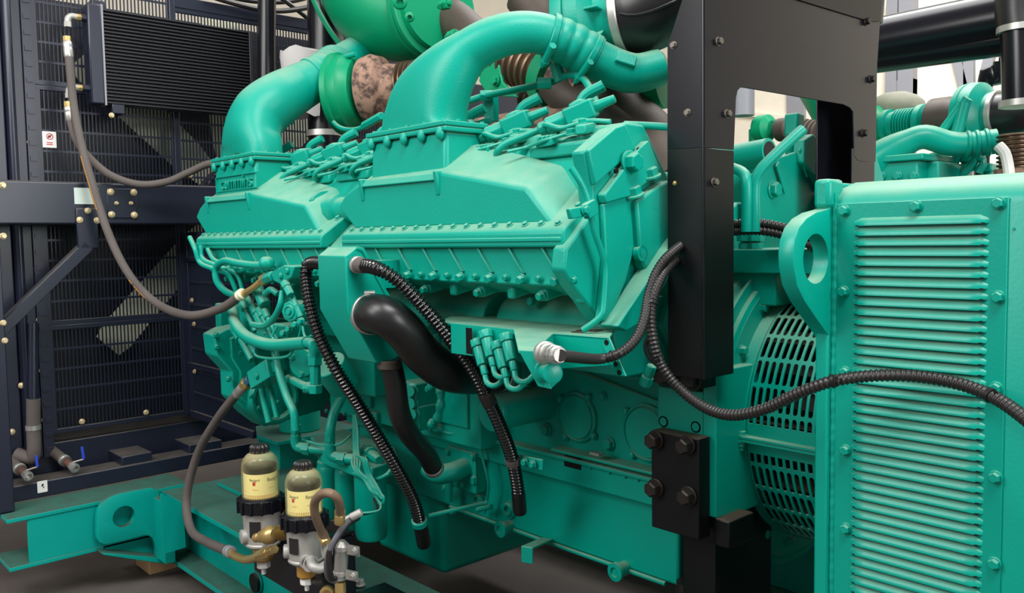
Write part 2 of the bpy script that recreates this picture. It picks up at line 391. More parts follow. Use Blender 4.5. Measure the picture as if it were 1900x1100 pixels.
# side box of the fan guard, running towards the engine
sy = A(352, 700, X=GX).y; xe = A(470, 700, Y=sy).x
m = MB(); n = 34
for i in range(n+1): xx = GX+.03+(xe-GX-.03)*i/n; m.box(xx-.002, xx+.002, sy-.004, sy+.002, -.77, .05)
for j in range(9): zz = -.77+j*.1; m.box(GX+.02, xe, sy-.005, sy, zz-.005, zz+.005)
m.build('side_grille', NAVY, rad, ang=None)
m = MB(); m.box(GX, GX+.045, sy-.008, sy+.01, ZB, .05); m.box(GX, xe, sy-.012, sy+.006, ZB-.01, ZB+.02); m.box(GX, xe, sy-.012, sy+.006, -.56, -.535); m.box(GX, xe, sy-.012, sy+.006, -.08, -.06)
m.build('side_grille_frame', NAVY, rad, bevel=.002)
for (x, y) in ((357, 557), (361, 601), (362, 689), (352, 441), (355, 326)): bolt(rad, A(x, y, Y=sy-.014), (0, -1, 0), .011, ZINC, h=.6)
# cross member and its fittings
BX = -3.65
zb1, zb0 = A(100, 336, X=BX).z, A(100, 416.5, X=BX).z
m = MB(); m.box(BX-.14, BX, .5, 3.4, zb0, zb1); m.build('cross_member', NAVY, rad, bevel=.008)
def rpl(x0, y0, x1, y1, X, t, nm, mat, bev=.003, rnd=False):
    p, q = A(x0, y0, X=X), A(x1, y1, X=X); m = MB(); m.box(X-t, X, min(p.y, q.y), max(p.y, q.y), min(p.z, q.z), max(p.z, q.z)); return m.build(nm, mat, rad, bevel=bev)
rpl(137, 348, 184, 379, BX+.001, .003, 'data_label', GREYLBL, 0).__setitem__('label', 'small grey green data label')
rpl(198, 349, 255, 405, BX+.006, .006, 'mounting_plate', NAVY)
for (x, y) in ((205, 356), (248, 357), (207, 398), (249, 399)): bolt(rad, A(x, y, X=BX+.006), X1, .0135, ZINC, h=.5)
for (x, y) in ((216, 377), (243, 377)): bolt(rad, A(x, y, X=BX+.006), X1, .008, ZINC, h=1.4)
rpl(141, 386, 184, 461, BX+.014, .012, 'brace_bracket', NAVY, .004)
for (x, y) in ((163, 391), (148, 408), (180, 409)): bolt(rad, A(x, y, X=BX+.014), X1, .0125, ZINC, h=.4)
for (x, y) in ((5, 344), (6, 438)): bolt(rad, A(x, y, X=BX+.0), X1, .0125, ZINC, h=1.2)
pa, pb = A(158, 462, X=BX+.01), A(4, 612, X=BX+.01)
d = (pb-pa).normalized(); nrm = d.cross(X1).normalized()
m = MB(); m.obox((pa+pb)/2, d*((pb-pa).length/2+.02), nrm*.022, X1*.004); m.obox((pa+pb)/2-nrm*.022*(1 if nrm.z < 0 else -1)-X1*.02, d*((pb-pa).length/2), nrm*.003, X1*.022)
m.build('diagonal_brace', NAVY, rad, bevel=.002)
PXx = -3.58; y0, y1 = A(-6, 800, X=PXx).y, A(20, 800, X=PXx).y
m = MB(); m.box(PXx-.06, PXx, y0-.03, y1, -.985, .0); m.build('support_post', NAVY, rad, bevel=.004)
for (x, y) in ((6, 599), (9, 632)): bolt(rad, A(x, y, X=PXx), X1, .011, ZINC, h=.9)
# base frame of the radiator: dusty box sections
m = MB(); m.box(-3.82, -3.70, .5, 3.3, -.985, -.922); m.build('base_beam', NAVY, rad, bevel=.004)
m = MB(); m.box(-4.2, -3.88, .7, 3.3, -.98, -.815); m.build('base_beam', NAVY, rad, bevel=.004)
for (x0, x1) in ((206, 262), (330, 390)):
    a, b = A(x0, 845, X=-3.85).y, A(x1, 845, X=-3.85).y
    m = MB(); m.box(-3.9, -3.715, a, b, -.985, -.885); m.build('base_link', NAVY, rad, bevel=.004)
# stickers
q0, q1 = A(78, 243, X=GX+.008), A(106, 275, X=GX+.008)
m = MB(); m.box(GX+.004, GX+.008, q0.y, q1.y, q1.z, q0.z); lb = m.build('warning_label', WHITE, rad, bevel=.002, label='small white label with a red warning circle')
cc = A(92, 253, X=GX+.0085); m = MB(); m.lathe(cc, X1, [(.0105, 0), (.0128, 0), (.0128, .001), (.0105, .001)], 24, cap=False)
d = V((0, .7, .7)); m.obox(cc+X1*.0005, V((0, .009, .009)), V((0, .001, -.001)), X1*.0005)
for k in range(2): m.obox(A(92, 264.5+k*3.5, X=GX+.0086), V((0, .0115, 0)), V((0, 0, .0016)), X1*.0005)
m.build('red_print', RED, lb)
m = MB(); m.obox(cc, V((0, .004, .002)), V((0, -.002, .004)), X1*.0004); m.obox(cc+V((0, -.004, -.002)), V((0, .003, -.001)), V((0, .001, .002)), X1*.0004); m.build('black_print', INK, lb)
q0, q1 = A(69, 894, X=-3.696), A(89, 912, X=-3.696)
m = MB(); m.box(-3.6995, -3.696, q0.y, q1.y, q1.z, q0.z); lb = m.build('lifting_point_label', WHITE, rad, bevel=.002, label='small white square label with a black hook')
m = MB(); m.obox(A(79, 900, X=-3.6958), V((0, .002, .005)), V((0, .003, -.001)), X1*.0004); m.obox(A(81, 904, X=-3.6958), V((0, .0016, .003)), V((0, .002, 0)), X1*.0004); m.build('black_print', INK, lb)
# fan behind the guard
FX = -4.0; fc = A(432, 372, X=FX)
fan = thing('radiator_fan', 'pale cream radiator fan with broad blades turning behind the slotted guards', 'fan', fc)
m = MB(); m.cyl(fc+V((-.06, 0, 0)), fc+V((.06, 0, 0)), .17, seg=32); m.build('hub', NAVY, fan, bevel=.01)
tip = A(208, 632, X=FX); a0 = math.atan2(tip.z-fc.z, tip.y-fc.y); rt_ = math.hypot(tip.z-fc.z, tip.y-fc.y)
for k in range(8):
    a = a0+k*PI/4; e = V((0, math.cos(a), math.sin(a))); t = V((0, -math.sin(a), math.cos(a)))
    m = MB(); loops = []
    for f, w_ in ((.15, .05), (.3, .075), (rt_*.97, .085), (rt_+.03, .07)):
        b = fc+e*f; loops.append([b-t*w_+X1*.022, b+t*w_-X1*.022, b+t*w_-X1*.016, b-t*w_+X1*.028])
    m.loft(loops); m.build('blade', CREAM, fan)
# ================================================================== fuel cooler
KX = -3.70
cool = thing('fuel_cooler', 'black finned fuel cooler block bolted across the upper fan guard', 'cooler', A(320, 210, X=KX))
c00, c10, c11, c01 = A(190, 14, X=KX), A(473, 60, X=KX), A(455, 213, X=KX), A(192, 192, X=KX)
yk0, yk1 = c00.y, (c10.y+c11.y)/2; zk1, zk0 = c00.z, c01.z
m = MB(); n = 27; ph = (zk1-zk0)/n
for i in range(n):
    z = zk0+i*ph
    m.prism([(KX-.05, yk0, z+ph*.12), (KX-.006, yk0, z+ph*.12), (KX, yk0, z+ph*.3), (KX, yk0, z+ph*.62), (KX-.006, yk0, z+ph*.8), (KX-.05, yk0, z+ph*.8)], (0, yk1-yk0, 0))
m.box(KX-.05, KX-.016, yk0, yk1, zk0, zk1); m.build('fin_core', FIN, cool, ang=None)
yh0 = A(165, 100, X=KX).y
m = MB(); m.box(KX-.07, KX+.006, yh0, yk0-.006, zk0-.004, zk1+.01); m.build('header_tank', NAVY, cool, bevel=.006)
m = MB(); m.box(KX-.05, KX+.004, yk0-.008, yk0, zk0-.006, zk1+.012); m.build('weld_seam', GREYST, cool, label='light grey seam strip')
m = MB(); m.box(KX-.06, KX+.004, yk1, yk1+.012, zk0, zk1); m.build('end_cap', FIN, cool, bevel=.002)
for (x, y) in ((217, 202), (180, 10)):
    q = A(x, y, X=KX-.01); m = MB(); m.box(KX-.10, KX-.004, q.y-.02, q.y+.03, q.z-.02, q.z+.02); m.build('mounting_tab', NAVY, cool, bevel=.003)
bolt(cool, A(207, 214, X=KX), X1, .011, ZINC, h=.7)
def fitting(px, py, down):
    c = A(px, py, X=KX-.02); el = V((c.x, c.y-.075, c.z))
    m = MB(); m.cyl(c+Y1*.02, c-Y1*.03, .014, seg=14); m.build('port_boss', NAVY, cool)
    m = MB(); m.cyl(c-Y1*.028, c-Y1*.05, .0135, seg=6); m.build('port_nut', BRASS, cool, bevel=.001)
    m = MB(); m.tube(spline([c-Y1*.045, c-Y1*.066, el+V((0, -.003, -.012)), el+V((0, -.004, -.03))], .006), .0125, 14); m.cyl(el+V((0, -.004, -.024)), el+V((0, -.004, -.044)), .0145, seg=6)
    m.build('elbow', ALU, cool)
    return el+V((0, -.004, -.044))
e1 = fitting(165, 35, 1); e2 = fitting(167, 165, 1)
# ================================================================== grey fuel hoses from the cooler
def hose(name, label, pts, r, mat, group=None, seg=14, ends=None, fn=None, step=.01):
    path = spline(pts, step)
    t = thing(name, label, 'hose', pts[0], group)
    m = MB(); m.tube(path, fn or r, seg); m.build('hose_body', mat, t)
    return t, path
def ferrule(t, a, b, r, mat, name='ferrule', seg=18):
    a, b = V(a), V(b); L = (b-a).length; m = MB()
    m.lathe(a, b-a, [(r*.86, 0), (r, L*.08), (r, L*.3), (r*.94, L*.36), (r, L*.42), (r, L*.92), (r*.86, L)], seg); return m.build(name, mat, t)
def nut(t, a, b, r, mat, name='hose_nut'):
    m = MB(); m.cyl(a, b, r, seg=6); return m.build(name, mat, t, bevel=.0015)
HX = KX+.0
h1 = PX((125, 84, 'X', -3.68), (128, 110, 'X', -3.67), (136, 190, 'X', -3.66), (147, 250, 'X', -3.62), (165, 320, 'X', -3.57), (200, 430, 'X', -3.50), (240, 510, 'X', -3.42), (290, 562, 'X', -3.32), (350, 585, 'Y', 1.165), (410, 572, 'Y', 1.195), (450, 545, 'Y', 1.215))
t, path = hose('fuel_hose', 'long grey rubber hose looping from the upper cooler port down to the brass elbow', h1, .0152, GREYRUB, 'grey rubber fuel hoses')
nut(t, path[0]+Z1*.035, path[0]+Z1*.012, .0155, BRASS); ferrule(t, path[0]+Z1*.014, path[5], .0175, STEEL)
e = path[-1]; d = (path[-1]-path[-5]).normalized()
ferrule(t, path[-3], e+d*.004, .0185, CREAM)
q = PX((452, 545, 'Y', 1.216), (470, 534, 'Y', 1.222), (482, 524, 'Y', 1.228), (492, 518, 'Y', 1.233))
m = MB(); m.tube(spline(q, .008), .0105, 14); m.build('brass_elbow', BRASS, t)
nut(t, q[-1]-(q[-1]-q[-2])*.5, q[-1]+(q[-1]-q[-2])*.5, .0185, BRASS)
# orange print on the lower side of the hose
N_ = len(path)
for (f0, f1, k_) in ((.24, .36, 99), (.52, .60, 99), (.76, .95, 4)):
    m = MB()
    for i in range(4, N_-8):
        f = i/N_
        if f0 < f < f1 and i % k_:
            T = (path[i+1]-path[i-1]).normalized(); dv = (-path[i].normalized()); sd = T.cross(dv).normalized()
            if sd.z > 0: sd = -sd
            o = (dv*.62+sd*.78).normalized()*.0154
            m.obox(path[i]+o, T*.0042, (o.cross(T)).normalized()*.0016, o.normalized()*.0006)
    m.build('orange_print', ORANGE, t, label='orange lettering along the hose')
h2 = PX((127, 205, 'X', -3.67), (131, 225, 'X', -3.67), (143, 262, 'X', -3.66), (165, 292, 'X', -3.64), (205, 325, 'X', -3.60), (258, 342, 'X', -3.56), (310, 337, 'X', -3.52), (350, 320, 'X', -3.48), (395, 303, 'X', -3.40), (440, 320, 'X', -3.35))
t, path = hose('fuel_hose', 'short grey rubber hose from the lower cooler port sagging behind the left intake manifold', h2, .0150, GREYRUB, 'grey rubber fuel hoses')
nut(t, path[0]+Z1*.035, path[0]+Z1*.012, .0155, BRASS); ferrule(t, path[0]+Z1*.014, path[4], .0172, STEEL)
# hose from the fuel block down to the separators
h3 = PX((445, 725, 'Y', 1.262), (428, 745, 'Y', 1.257), (405, 775, 'Y', 1.25), (372, 830, 'Y', 1.24), (352, 890, 'Y', 1.225), (346, 940, 'Y', 1.21), (356, 985, 'Y', 1.19), (385, 1006, 'Y', 1.165), (425, 1023, 'Y', 1.13))
t, path = hose('fuel_hose', 'thick grey hose curving down from the green fuel block to the water separators', h3, .0155, GREYRUB, 'grey rubber fuel hoses')
d = (path[0]-path[3]).normalized(); ferrule(t, path[0]-d*.03, path[0]+d*.035, .0175, STEEL)
nut(t, path[0]+d*.037, path[0]+d*.062, .021, BRASS)
m = MB(); m.cyl(path[0]+d*.06, path[0]+d*.085, .016, seg=6); m.build('blue_adaptor', material('blue_zinc', srgb(90, 140, 170), .3, metal=.7), t, bevel=.002)
m = MB()
for i in range(int(len(path)*.66), len(path)-3, 1):
    if i % 3:
        T = (path[i+1]-path[i-1]).normalized(); dv = (-path[i].normalized()); sd = T.cross(dv).normalized()
        if sd.z > 0: sd = -sd
        o = (dv*.5+sd*.86).normalized()*.0157; m.obox(path[i]+o, T*.0042, (o.cross(T)).normalized()*.0018, o.normalized()*.0006)
m.build('orange_print', ORANGE, t)
d = (path[-1]-path[-3]).normalized(); ferrule(t, path[-1]-d*.012, path[-1]+d*.026, .0195, GREYST)
q = PX((425, 1023, 'Y', 1.13), (440, 1033, 'Y', 1.118), (460, 1038, 'Y', 1.108), (482, 1031, 'Y', 1.10), (500, 1023, 'Y', 1.095))
m = MB(); m.tube(spline(q, .008), .0125, 14); m.build('brass_elbow', BRASS, t)
nut(t, q[-2], q[-1], .0175, BRASS); nut(t, q[-1], q[-1]+(q[-1]-q[-2])*.5, .014, BRASS)
# ================================================================== drain valves at the radiator foot
def drain(p0, p1, handle, label):
    a, b = V(p0), V(p1); d = (b-a).normalized()
    t = thing('drain_valve', label, 'valve', b-V((0, 0, .02)), 'drain valves on the base beam')
    m = MB(); m.cyl(a, b-d*.07, .021, seg=18); m.build('rubber_hose', GREYRUB, t)
    m = MB(); m.lathe(b-d*.10, d, [(.022, 0), (.0235, .002), (.0235, .014), (.022, .016)], 18); m.build('hose_clamp', STEEL, t)
    m = MB(); m.cyl(b-d*.07, b-d*.04, .015, seg=14); m.build('threaded_pipe', material('rusty_thread', srgb(120, 84, 70), .6, metal=.5, var=.3), t) if 'rusty_thread' not in bpy.data.materials else m.build('threaded_pipe', bpy.data.materials['rusty_thread'], t)
    m = MB(); m.lathe(b-d*.04, d, [(.0145, 0), (.017, .004), (.017, .018), (.019, .02), (.019, .036), (.012, .038), (.012, .02)], 8, cap=True); m.build('valve_body', STEEL, t)
    hp = [b-d*.02, b-d*.02+Z1*.02, b+Y1*.03+Z1*.034, V(handle)]
    m = MB(); m.tube(hp[:3], .0035, 8); m.build('stem', STEEL, t)
    s = (hp[3]-hp[2]); m = MB(); m.obox(hp[2]+s*.5, s*.5, s.cross(X1).normalized()*.005, X1*.0016); m.build('handle', BLUE, t, bevel=.001, label='blue lever handle')
b1 = A(54, 885, X=-3.66); drain(A(16, 852, X=-3.86), b1, A(67, 845, X=-3.66), 'drain valve with blue lever nearest the support post')
b2 = A(141, 870, X=-3.68); drain(A(84, 827, X=-3.92), b2, A(152, 829, X=-3.68), 'drain valve with blue lever resting in the middle of the black base beam')
m = MB(); m.tube(spline(PX((62, 740, 'X', -3.80), (62, 800, 'X', -3.80), (63, 835, 'X', -3.79), (58, 850, 'X', -3.80), (30, 842, 'X', -3.84)), .01), .026, 16)
t = thing('drain_elbow', 'dusty rubber drain elbow under the radiator with a steel clamp', 'hose', A(62, 850, X=-3.8)); m.build('rubber_elbow', GREYRUB, t)
m = MB(); m.cyl(A(62, 600, X=-3.82), A(62, 790, X=-3.80), .020, seg=16); m.build('drain_pipe', NAVY, t)
q = A(62, 797, X=-3.80); m = MB(); m.cyl(q, q+Z1*.018, .0285, seg=20); m.build('hose_clamp', STEEL, t)
# ================================================================== black stack pipes behind the radiator top
m = MB(); m.cyl(A(495, 205, X=-3.60), A(495, -60, X=-3.60), SZ(16.5, A(495, 100, X=-3.6)), seg=28); tag(m.build('vent_pipe', GLOSS), 'slim black vertical pipe at the right end of the fuel cooler', 'pipe')
q = A(600, 90, X=-3.45); rr = SZ(33, q)
t = thing('exhaust_riser', 'wide dark exhaust riser wrapped by a grey blanket beside the green exhaust elbow', 'pipe', A(605, 270, X=-3.45))
m = MB(); m.cyl(A(606, 280, X=-3.45), A(603, -60, X=-3.45), rr, seg=32); m.build('riser_pipe', GLOSS, t)
c = A(604, 248, X=-3.45); m = MB(); m.cyl(c-Z1*.014, c+Z1*.012, rr*1.07, seg=32); m.build('clamp_band', STEEL, t)
m = MB(); lo = []
cb = A(590, 150, X=-3.40)
for i in range(15):
    a = math.radians(150+i*14); lo.append((math.cos(a), math.sin(a)))
top, bot = A(590, 100, X=-3.42).z, A(590, 216, X=-3.42).z
loops = []
for f in (0, .1, .3, .5, .7, .9, 1):
    z = top+(bot-top)*f; bl = rr*(1.5-.5*f*f+.04*math.sin(f*9))
    loops.append([V((cb.x-.03+bl*x_, cb.y+bl*1.25*y_, z+.012*math.sin(i*1.3))) for i, (x_, y_) in enumerate(lo)])
for l in loops: l.extend([p*1.0+(V((cb.x-.03, cb.y, p.z))-p)*.05 for p in l[::-1]])
m.loft(loops); m.build('heat_blanket', CLOTH, t, label='light grey quilted heat blanket')
# ================================================================== engine block
EX0, EX1 = -3.0, -1.2                      # front and rear of the block
eng = thing('diesel_engine', 'large green V engine block with oil pan, side covers and cylinder bank in the middle', 'engine', (-2.1, AX, -1.12))
def mir(p): return (2*AX-p[0], p[1])
# crankcase
half = [(1.70, -.62), (1.70, -.36), (1.62, -.30), (1.55, -.20), (1.62, -.05), (1.86, .08)]
sec = half+[mir(p) for p in half[::-1]]
m = MB(); m.prism([(EX0+.1, y, z) for y, z in sec], (EX1-EX0-.1, 0, 0)); m.build('crankcase', CAST, eng, bevel=.006)
# seam flange between block and pan, ledge with small bolts
m = MB(); m.box(-2.75, -1.265, 1.668, 2.4, -.672, -.600); m.build('pan_rail', GREEN, eng, bevel=.004)
m = MB(); m.box(-2.75, -1.265, 1.655, 1.70, -.608, -.598); m.box(-1.66, -1.265, 1.650, 1.70, -.588, -.580); m.build('ledge', CAST, eng, bevel=.002)
for px in (1096, 1131, 1160, 1184): bolt(eng, A(px, 866+(px-1096)*.25, Y=1.668), (0, -1, 0), .0075, GREEN, h=.6)
q0, q1 = A(1047, 845, Y=1.667), A(1078, 872, Y=1.667)
m = MB(); m.box(q0.x, q1.x, 1.666, 1.69, q1.z, q0.z); m.build('open_slot', BLACK, eng, label='black rectangular opening in the pan rail')
# oil pan: long tray and deep sump
zp = A(1100, 1033, Y=1.70).z
m = MB(); m.prism([(-2.72, 1.70, -.665), (-1.265, 1.70, -.665), (-1.265, 1.70, zp), (-2.72, 1.70, zp)], (0, .66, 0)); m.build('oil_pan', GREEN, eng, bevel=.008)
m = MB(); m.tube([A(835, 940, Y=1.697), A(1000, 1000, Y=1.697), A(1235, 1083, Y=1.697)], .006, 10); m.build('pan_lip', GREEN, eng)
for px, py in ((929, 982), (1142, 1061)):
    p = A(px, py, Y=1.66); m = MB(); m.cyl(p+Y1*.08, p, .019, seg=20); m.lathe(p, (0, -1, 0), [(.024, -.008), (.024, .004), (.013, .005), (.013, -.004)], 24); m.build('drain_plug', GREEN, eng)
SXX = A(822, 1000, Y=1.72).x; sx0 = A(700, 1000, Y=1.72).x
m = MB(); zs = A(823, 1068, Y=1.72).z; m.box(sx0, SXX, 1.72, 2.28, zs, zp+.04); m.build('sump', GREEN, eng, bevel=.022, bseg=4)
for px, py in ((897, 855), (938, 945)):
    pass
# pads and plugs on the pan front
for px, py, r in ((887, 927, .018), (944, 945, .02)):
    p = A(px, py, Y=1.695); m = MB(); m.lathe(p+Y1*.01, (0, -1, 0), [(r*1.35, 0), (r*1.35, .012), (r*1.1, .013), (r*.9, .02), (r*.62, .02), (r*.62, .008)], 24); m.build('plug', GREEN, eng)
# round inspection covers on the block
for px, py, rx in ((1073, 773, 37), (1202, 802, 43)):
    p = A(px, py, Y=1.70); r = SZ(rx, p)*1.16
    m = MB(); m.lathe(p+Y1*.01, (0, -1, 0), [(r*1.10, 0), (r*1.10, .018), (r*1.02, .022), (r, .022), (r*.96, .016), (r*.93, .022), (r*.3, .0225)], 48)
    cv = m.build('inspection_cover', GREEN, eng)
    for a in (-35, 145, 55, 235):
        bolt(cv, p+V((r*1.18*math.cos(math.radians(a)), -.006, r*1.18*math.sin(math.radians(a)))), (0, -1, 0), .011, GREEN, h=.5)
for px, py in ((1015, 797), (1131, 823), (1009, 720), (1120, 735)): bolt(eng, A(px, py, Y=1.698), (0, -1, 0), .019 if py > 760 else .012, GREEN, h=.7)
# raised web above the covers
m = MB(); q0 = A(980, 690, Y=1.69); m.prism([(q0.x, 1.70, q0.z+.05), (-1.265, 1.70, -.43), (-1.265, 1.685, -.43), (q0.x, 1.685, q0.z+.04)], (0, 0, .012)); m.build('block_rib', CAST, eng)
# ---- the near cylinder bank: a prism with the outline of its rear end
BXX = -1.2
bank_yz = [(1.275, -.02), (1.29, -.075), (1.36, -.11), (1.46, -.11), (1.568, .0), (1.569, .106), (1.55, .115), (1.487, .247), (1.45, .247), (1.39, .165), (1.375, .07)]
bpts = [V((BXX, y, z)) for y, z in bank_yz]
m = MB(); m.prism([p-X1*.006 for p in bpts], (EX0-BXX, 0, 0)); m.build('cylinder_bank', CAST, eng, bevel=.006)
m = MB(); m.prism([A(x, y, X=BXX) for x, y in [(1082, 281), (1132, 238), (1160, 228), (1192, 232), (1238, 330), (1238, 450), (1170, 560), (1113, 602), (1085, 560), (1060, 530), (1044, 500), (1048, 462), (1098, 392), (1094, 344)]], (-.04, 0, 0)); [v.co.__iadd__(V((.004, 0, 0))) for v in m.bm.verts]; m.build('bank_end_web', CAST, eng, bevel=.005)
# rear end plates: stacked head, spacer, block steps
def endplate(px, t, nm, bev=.003): m = MB(); m.prism([A(x, y, X=BXX) for x, y in px], (t, 0, 0)); [v.co.__iadd__(V((.004, 0, 0))) for v in m.bm.verts]; return m.build(nm, CAST, eng, bevel=bev)
endplate([(1082, 280), (1132, 238), (1150, 232), (1166, 268), (1170, 276), (1094, 344)], .012, 'head_end_cover')
endplate([(1104, 362), (1170, 276), (1186, 262), (1208, 316), (1190, 335), (1150, 366), (1108, 378)], .022, 'lifting_plate')
endplate([(1108, 380), (1155, 345), (1168, 372), (1176, 420), (1150, 520), (1118, 600), (1100, 590), (1112, 470)], .014, 'end_face')
endplate([(1158, 375), (1200, 345), (1222, 335), (1232, 440), (1182, 520), (1165, 470)], .030, 'rear_boss', .006)
for (x, y, r) in ((1167, 302, .026),): bolt(eng, A(x, y, X=BXX+.022), X1, r, GREEN, h=.8)
for (x, y) in ((1186, 278), (1144, 317), (1157, 350), (1196, 311)):
    p = A(x, y, X=BXX+.0225); m = MB(); m.cyl(p-X1*.003, p+X1*.0006, .006, seg=14); m.build('tapped_hole', BLACK, eng)
for (x, y) in ((1176, 365), (1207, 330)): p = A(x, y, X=BXX+.02); bolt(eng, p, V((0, -.35, 1)), .024, GREEN, h=.75)
for (x, y) in ((1214, 378), (1226, 410), (1190, 470)):
    p = A(x, y, X=BXX+.03); m = MB(); m.lathe(p, X1, [(.017, -.01), (.017, .004), (.011, .004), (.011, -.004)], 20); m.build('core_plug', GREEN, eng)
# tubes at the rear of the bank
m = MB(); m.tube(spline(PX((1060, 312, 'X', -1.185), (1072, 330, 'X', -1.175), (1084, 352, 'X', -1.17), (1093, 380, 'X', -1.165), (1100, 420, 'X', -1.165), (1117, 470, 'X', -1.165), (1124, 500, 'X', -1.165), (1121, 560, 'X', -1.165), (1117, 584, 'X', -1.165), (1100, 600, 'X', -1.18), (1082, 612, 'X', -1.2))), .0068, 12)
dt = m.build('drain_tube', GREEN, eng)
q = A(1094, 388, X=-1.16); m = MB(); m.obox(q, X1*.008, V((0, .014, .006)), V((0, -.006, .014))); m.obox(q+V((0, -.03, -.006)), X1*.006, V((0, .03, .004)), V((0, -.003, .010))); m.build('tube_clip', GREEN, dt, bevel=.002); bolt(dt, q+V((.008, -.022, -.003)), X1, .011, GREEN)
m = MB(); m.tube(spline(PX((1160, 231, 'Y', 1.52), (1200, 233, 'Y', 1.52), (1245, 236, 'Y', 1.52))), .0085, 12); m.build('crossover_tube', GREEN, eng)
# ---- outer head flank under the manifolds, with slanting ribs and a row of bolts
RIB = [(706, 640), (737, 0)]
y0f, z0f = 1.262, -.02                     # foot of the manifold flange
y1f, z1f = 1.272, -.078
m = MB(); m.prism([(-2.98, y0f+.004, z0f), (-2.98, y1f, z1f), (-2.98, y1f-.006, z1f-.022), (-2.98, 1.36, z1f-.05), (-2.98, 1.45, z0f)], (EX1+2.98-.01, 0, 0)); m.build('head_flank', CAST, eng, bevel=.004)
fl = V((0, y1f-y0f-.004, z1f-z0f)); 
for x in [-2.93+i*.104 for i in range(17)]:
    a = V((x-.02, y0f+.002, z0f+.0)); b = V((x+.02, y1f-.004, z1f+.002))
    m = MB(); m.obox((a+b)/2, (b-a)/2, X1*.0035, fl.cross(X1).normalized()*.006); rb = m.build('rib', CAST, eng, bevel=.002)
    bolt(eng, b+V((.004, -.008, -.012)), (0, -1, -.25), .0125, GREEN, h=.9)
    bolt(eng, b+V((.052, -.006, -.010)), (0, -1, -.25), .0085, GREEN, h=.6)
    # small feet below the row, hold-down lugs
    c = b+V((.03, .05, -.045)); m = MB(); m.loft([[c+V((-.03, .045, .045)), c+V((.02, .045, .045)), c+V((.02, .045, .0)), c+V((-.03, .045, .0))], [c+V((-.008, -.028, .012)), c+V((.016, -.028, .012)), c+V((.016, -.026, -.016)), c+V((-.008, -.026, -.016))]]); m.build('hold_down_lug', CAST, eng, bevel=.006)
    if int((x+3)*10) % 2 == 0: bolt(eng, c+V((.004, -.030, -.003)), (0, -1, -.2), .0115, GREEN, h=.9)
# rounded tappet housing below the bolts
c0, c1 = A(900, 575, Y=1.42), A(1090, 585, Y=1.42)
m = MB(); zc = (c0.z+c1.z)/2; prof = []
for i in range(13): a = math.radians(90+i*11); prof.append((1.50+.095*math.cos(a), zc-.03+.075*math.sin(a)))
prof += [(1.44, zc-.13), (1.6, zc-.13), (1.6, zc+.04)]
m.prism([(-1.60, y, z) for y, z in prof], (.385, 0, 0)); m.build('tappet_housing', CAST, eng, bevel=.004)
m = MB(); m.prism([(-2.7, y, z) for y, z in prof], (1.05, 0, 0)); m.build('tappet_housing', CAST, eng, bevel=.004)
q = A(990, 560, Y=1.405); bolt(eng, q, (0, -1, .2), .0135, GREEN, h=.9)
# rear bracket sloping up along the block
sp = [(1112, 603), (1128, 612), (1165, 590), (1240, 455), (1240, 420), (1215, 450)]
m = MB(); m.prism([A(x, y, X=-1.19) for x, y in sp], (.05, 0, 0)); m.build('rear_bracket', CAST, eng, bevel=.003)
# far bank: plain mirror of the near one
m = MB(); m.prism([(p.x, 2*AX-p.y, p.z) for p in bpts], (EX0-BXX, 0, 0)); m.build('cylinder_bank', CAST, eng, bevel=.006)
# ---- front gear housing
gp = [(397, 622), (420, 610), (470, 600), (520, 590), (600, 600), (640, 700), (600, 760), (492, 792), (462, 770), (432, 738), (430, 690), (402, 660)]
GXX = -2.86
m = MB(); m.prism([A(x, y, X=GXX) for x, y in gp], (-.10, 0, 0)); m.build('gear_housing', CAST, eng, bevel=.006)
gp2 = [(428, 628), (450, 618), (470, 640), (478, 690), (470, 730), (500, 770), (486, 778), (448, 740), (446, 690), (430, 664)]
m = MB(); m.prism([A(x, y, X=GXX+.012) for x, y in gp2], (-.02, 0, 0)); m.build('housing_rim', CAST, eng, bevel=.004)
for (x, y) in ((401, 622), (402, 644), (424, 703), (445, 655), (440, 634)): bolt(eng, A(x, y, X=GXX+.005), X1, .011, GREEN)
c = A(512, 738, X=GXX+.03); m = MB(); m.lathe(c-X1*.06, X1, [(.10, 0), (.10, .05), (.09, .062), (.08, .062), (.07, .05), (.05, .055)], 40); m.build('damper_cover', CAST, eng)
for (x, y) in ((466, 735), (480, 757), (515, 746), (530, 738)): bolt(eng, A(x, y, X=GXX+.04), X1, .009, GREEN)
m = MB(); m.box(GXX, -2.30, 1.50, 1.72, -.50, -.06); m.build('front_block', CAST, eng, bevel=.006)
m = MB(); m.box(-2.75, -1.9, 1.60, 1.72, -.62, -.36); m.build('block_side', CAST, eng, bevel=.006)
for i, px in enumerate((556, 579, 606, 640)): bolt(eng, A(px, 752+i*5, Y=1.598), (0, -1, 0), .008, GREEN)
m = MB(); q = A(530, 790, Y=1.78); m.cyl((q.x, 1.85, px0.z+.016), (q.x, 1.85, px0.z+.16), .09, seg=28); m.build('front_mount', CAST, eng, bevel=.004)
# water outlet: disc ended cylinder pointing at us, with a riser
c = A(912, 765, Y=1.50); r = SZ(36, c); m = MB(); m.lathe(c, Y1, [(r*.97, -.003), (r, 0), (r, .015), (r*.96, .018), (r*.96, .2)], 40); m.build('water_housing', CAST, eng)
c2 = A(945, 735, Y=1.60); m = MB(); m.cyl(c2+V((0, 0, .24)), c2-V((0, 0, .05)), .036, seg=24); m.build('water_riser', CAST, eng)
bolt(eng, A(983, 708, Y=1.69), (0, -1, 0), .013, GREEN)
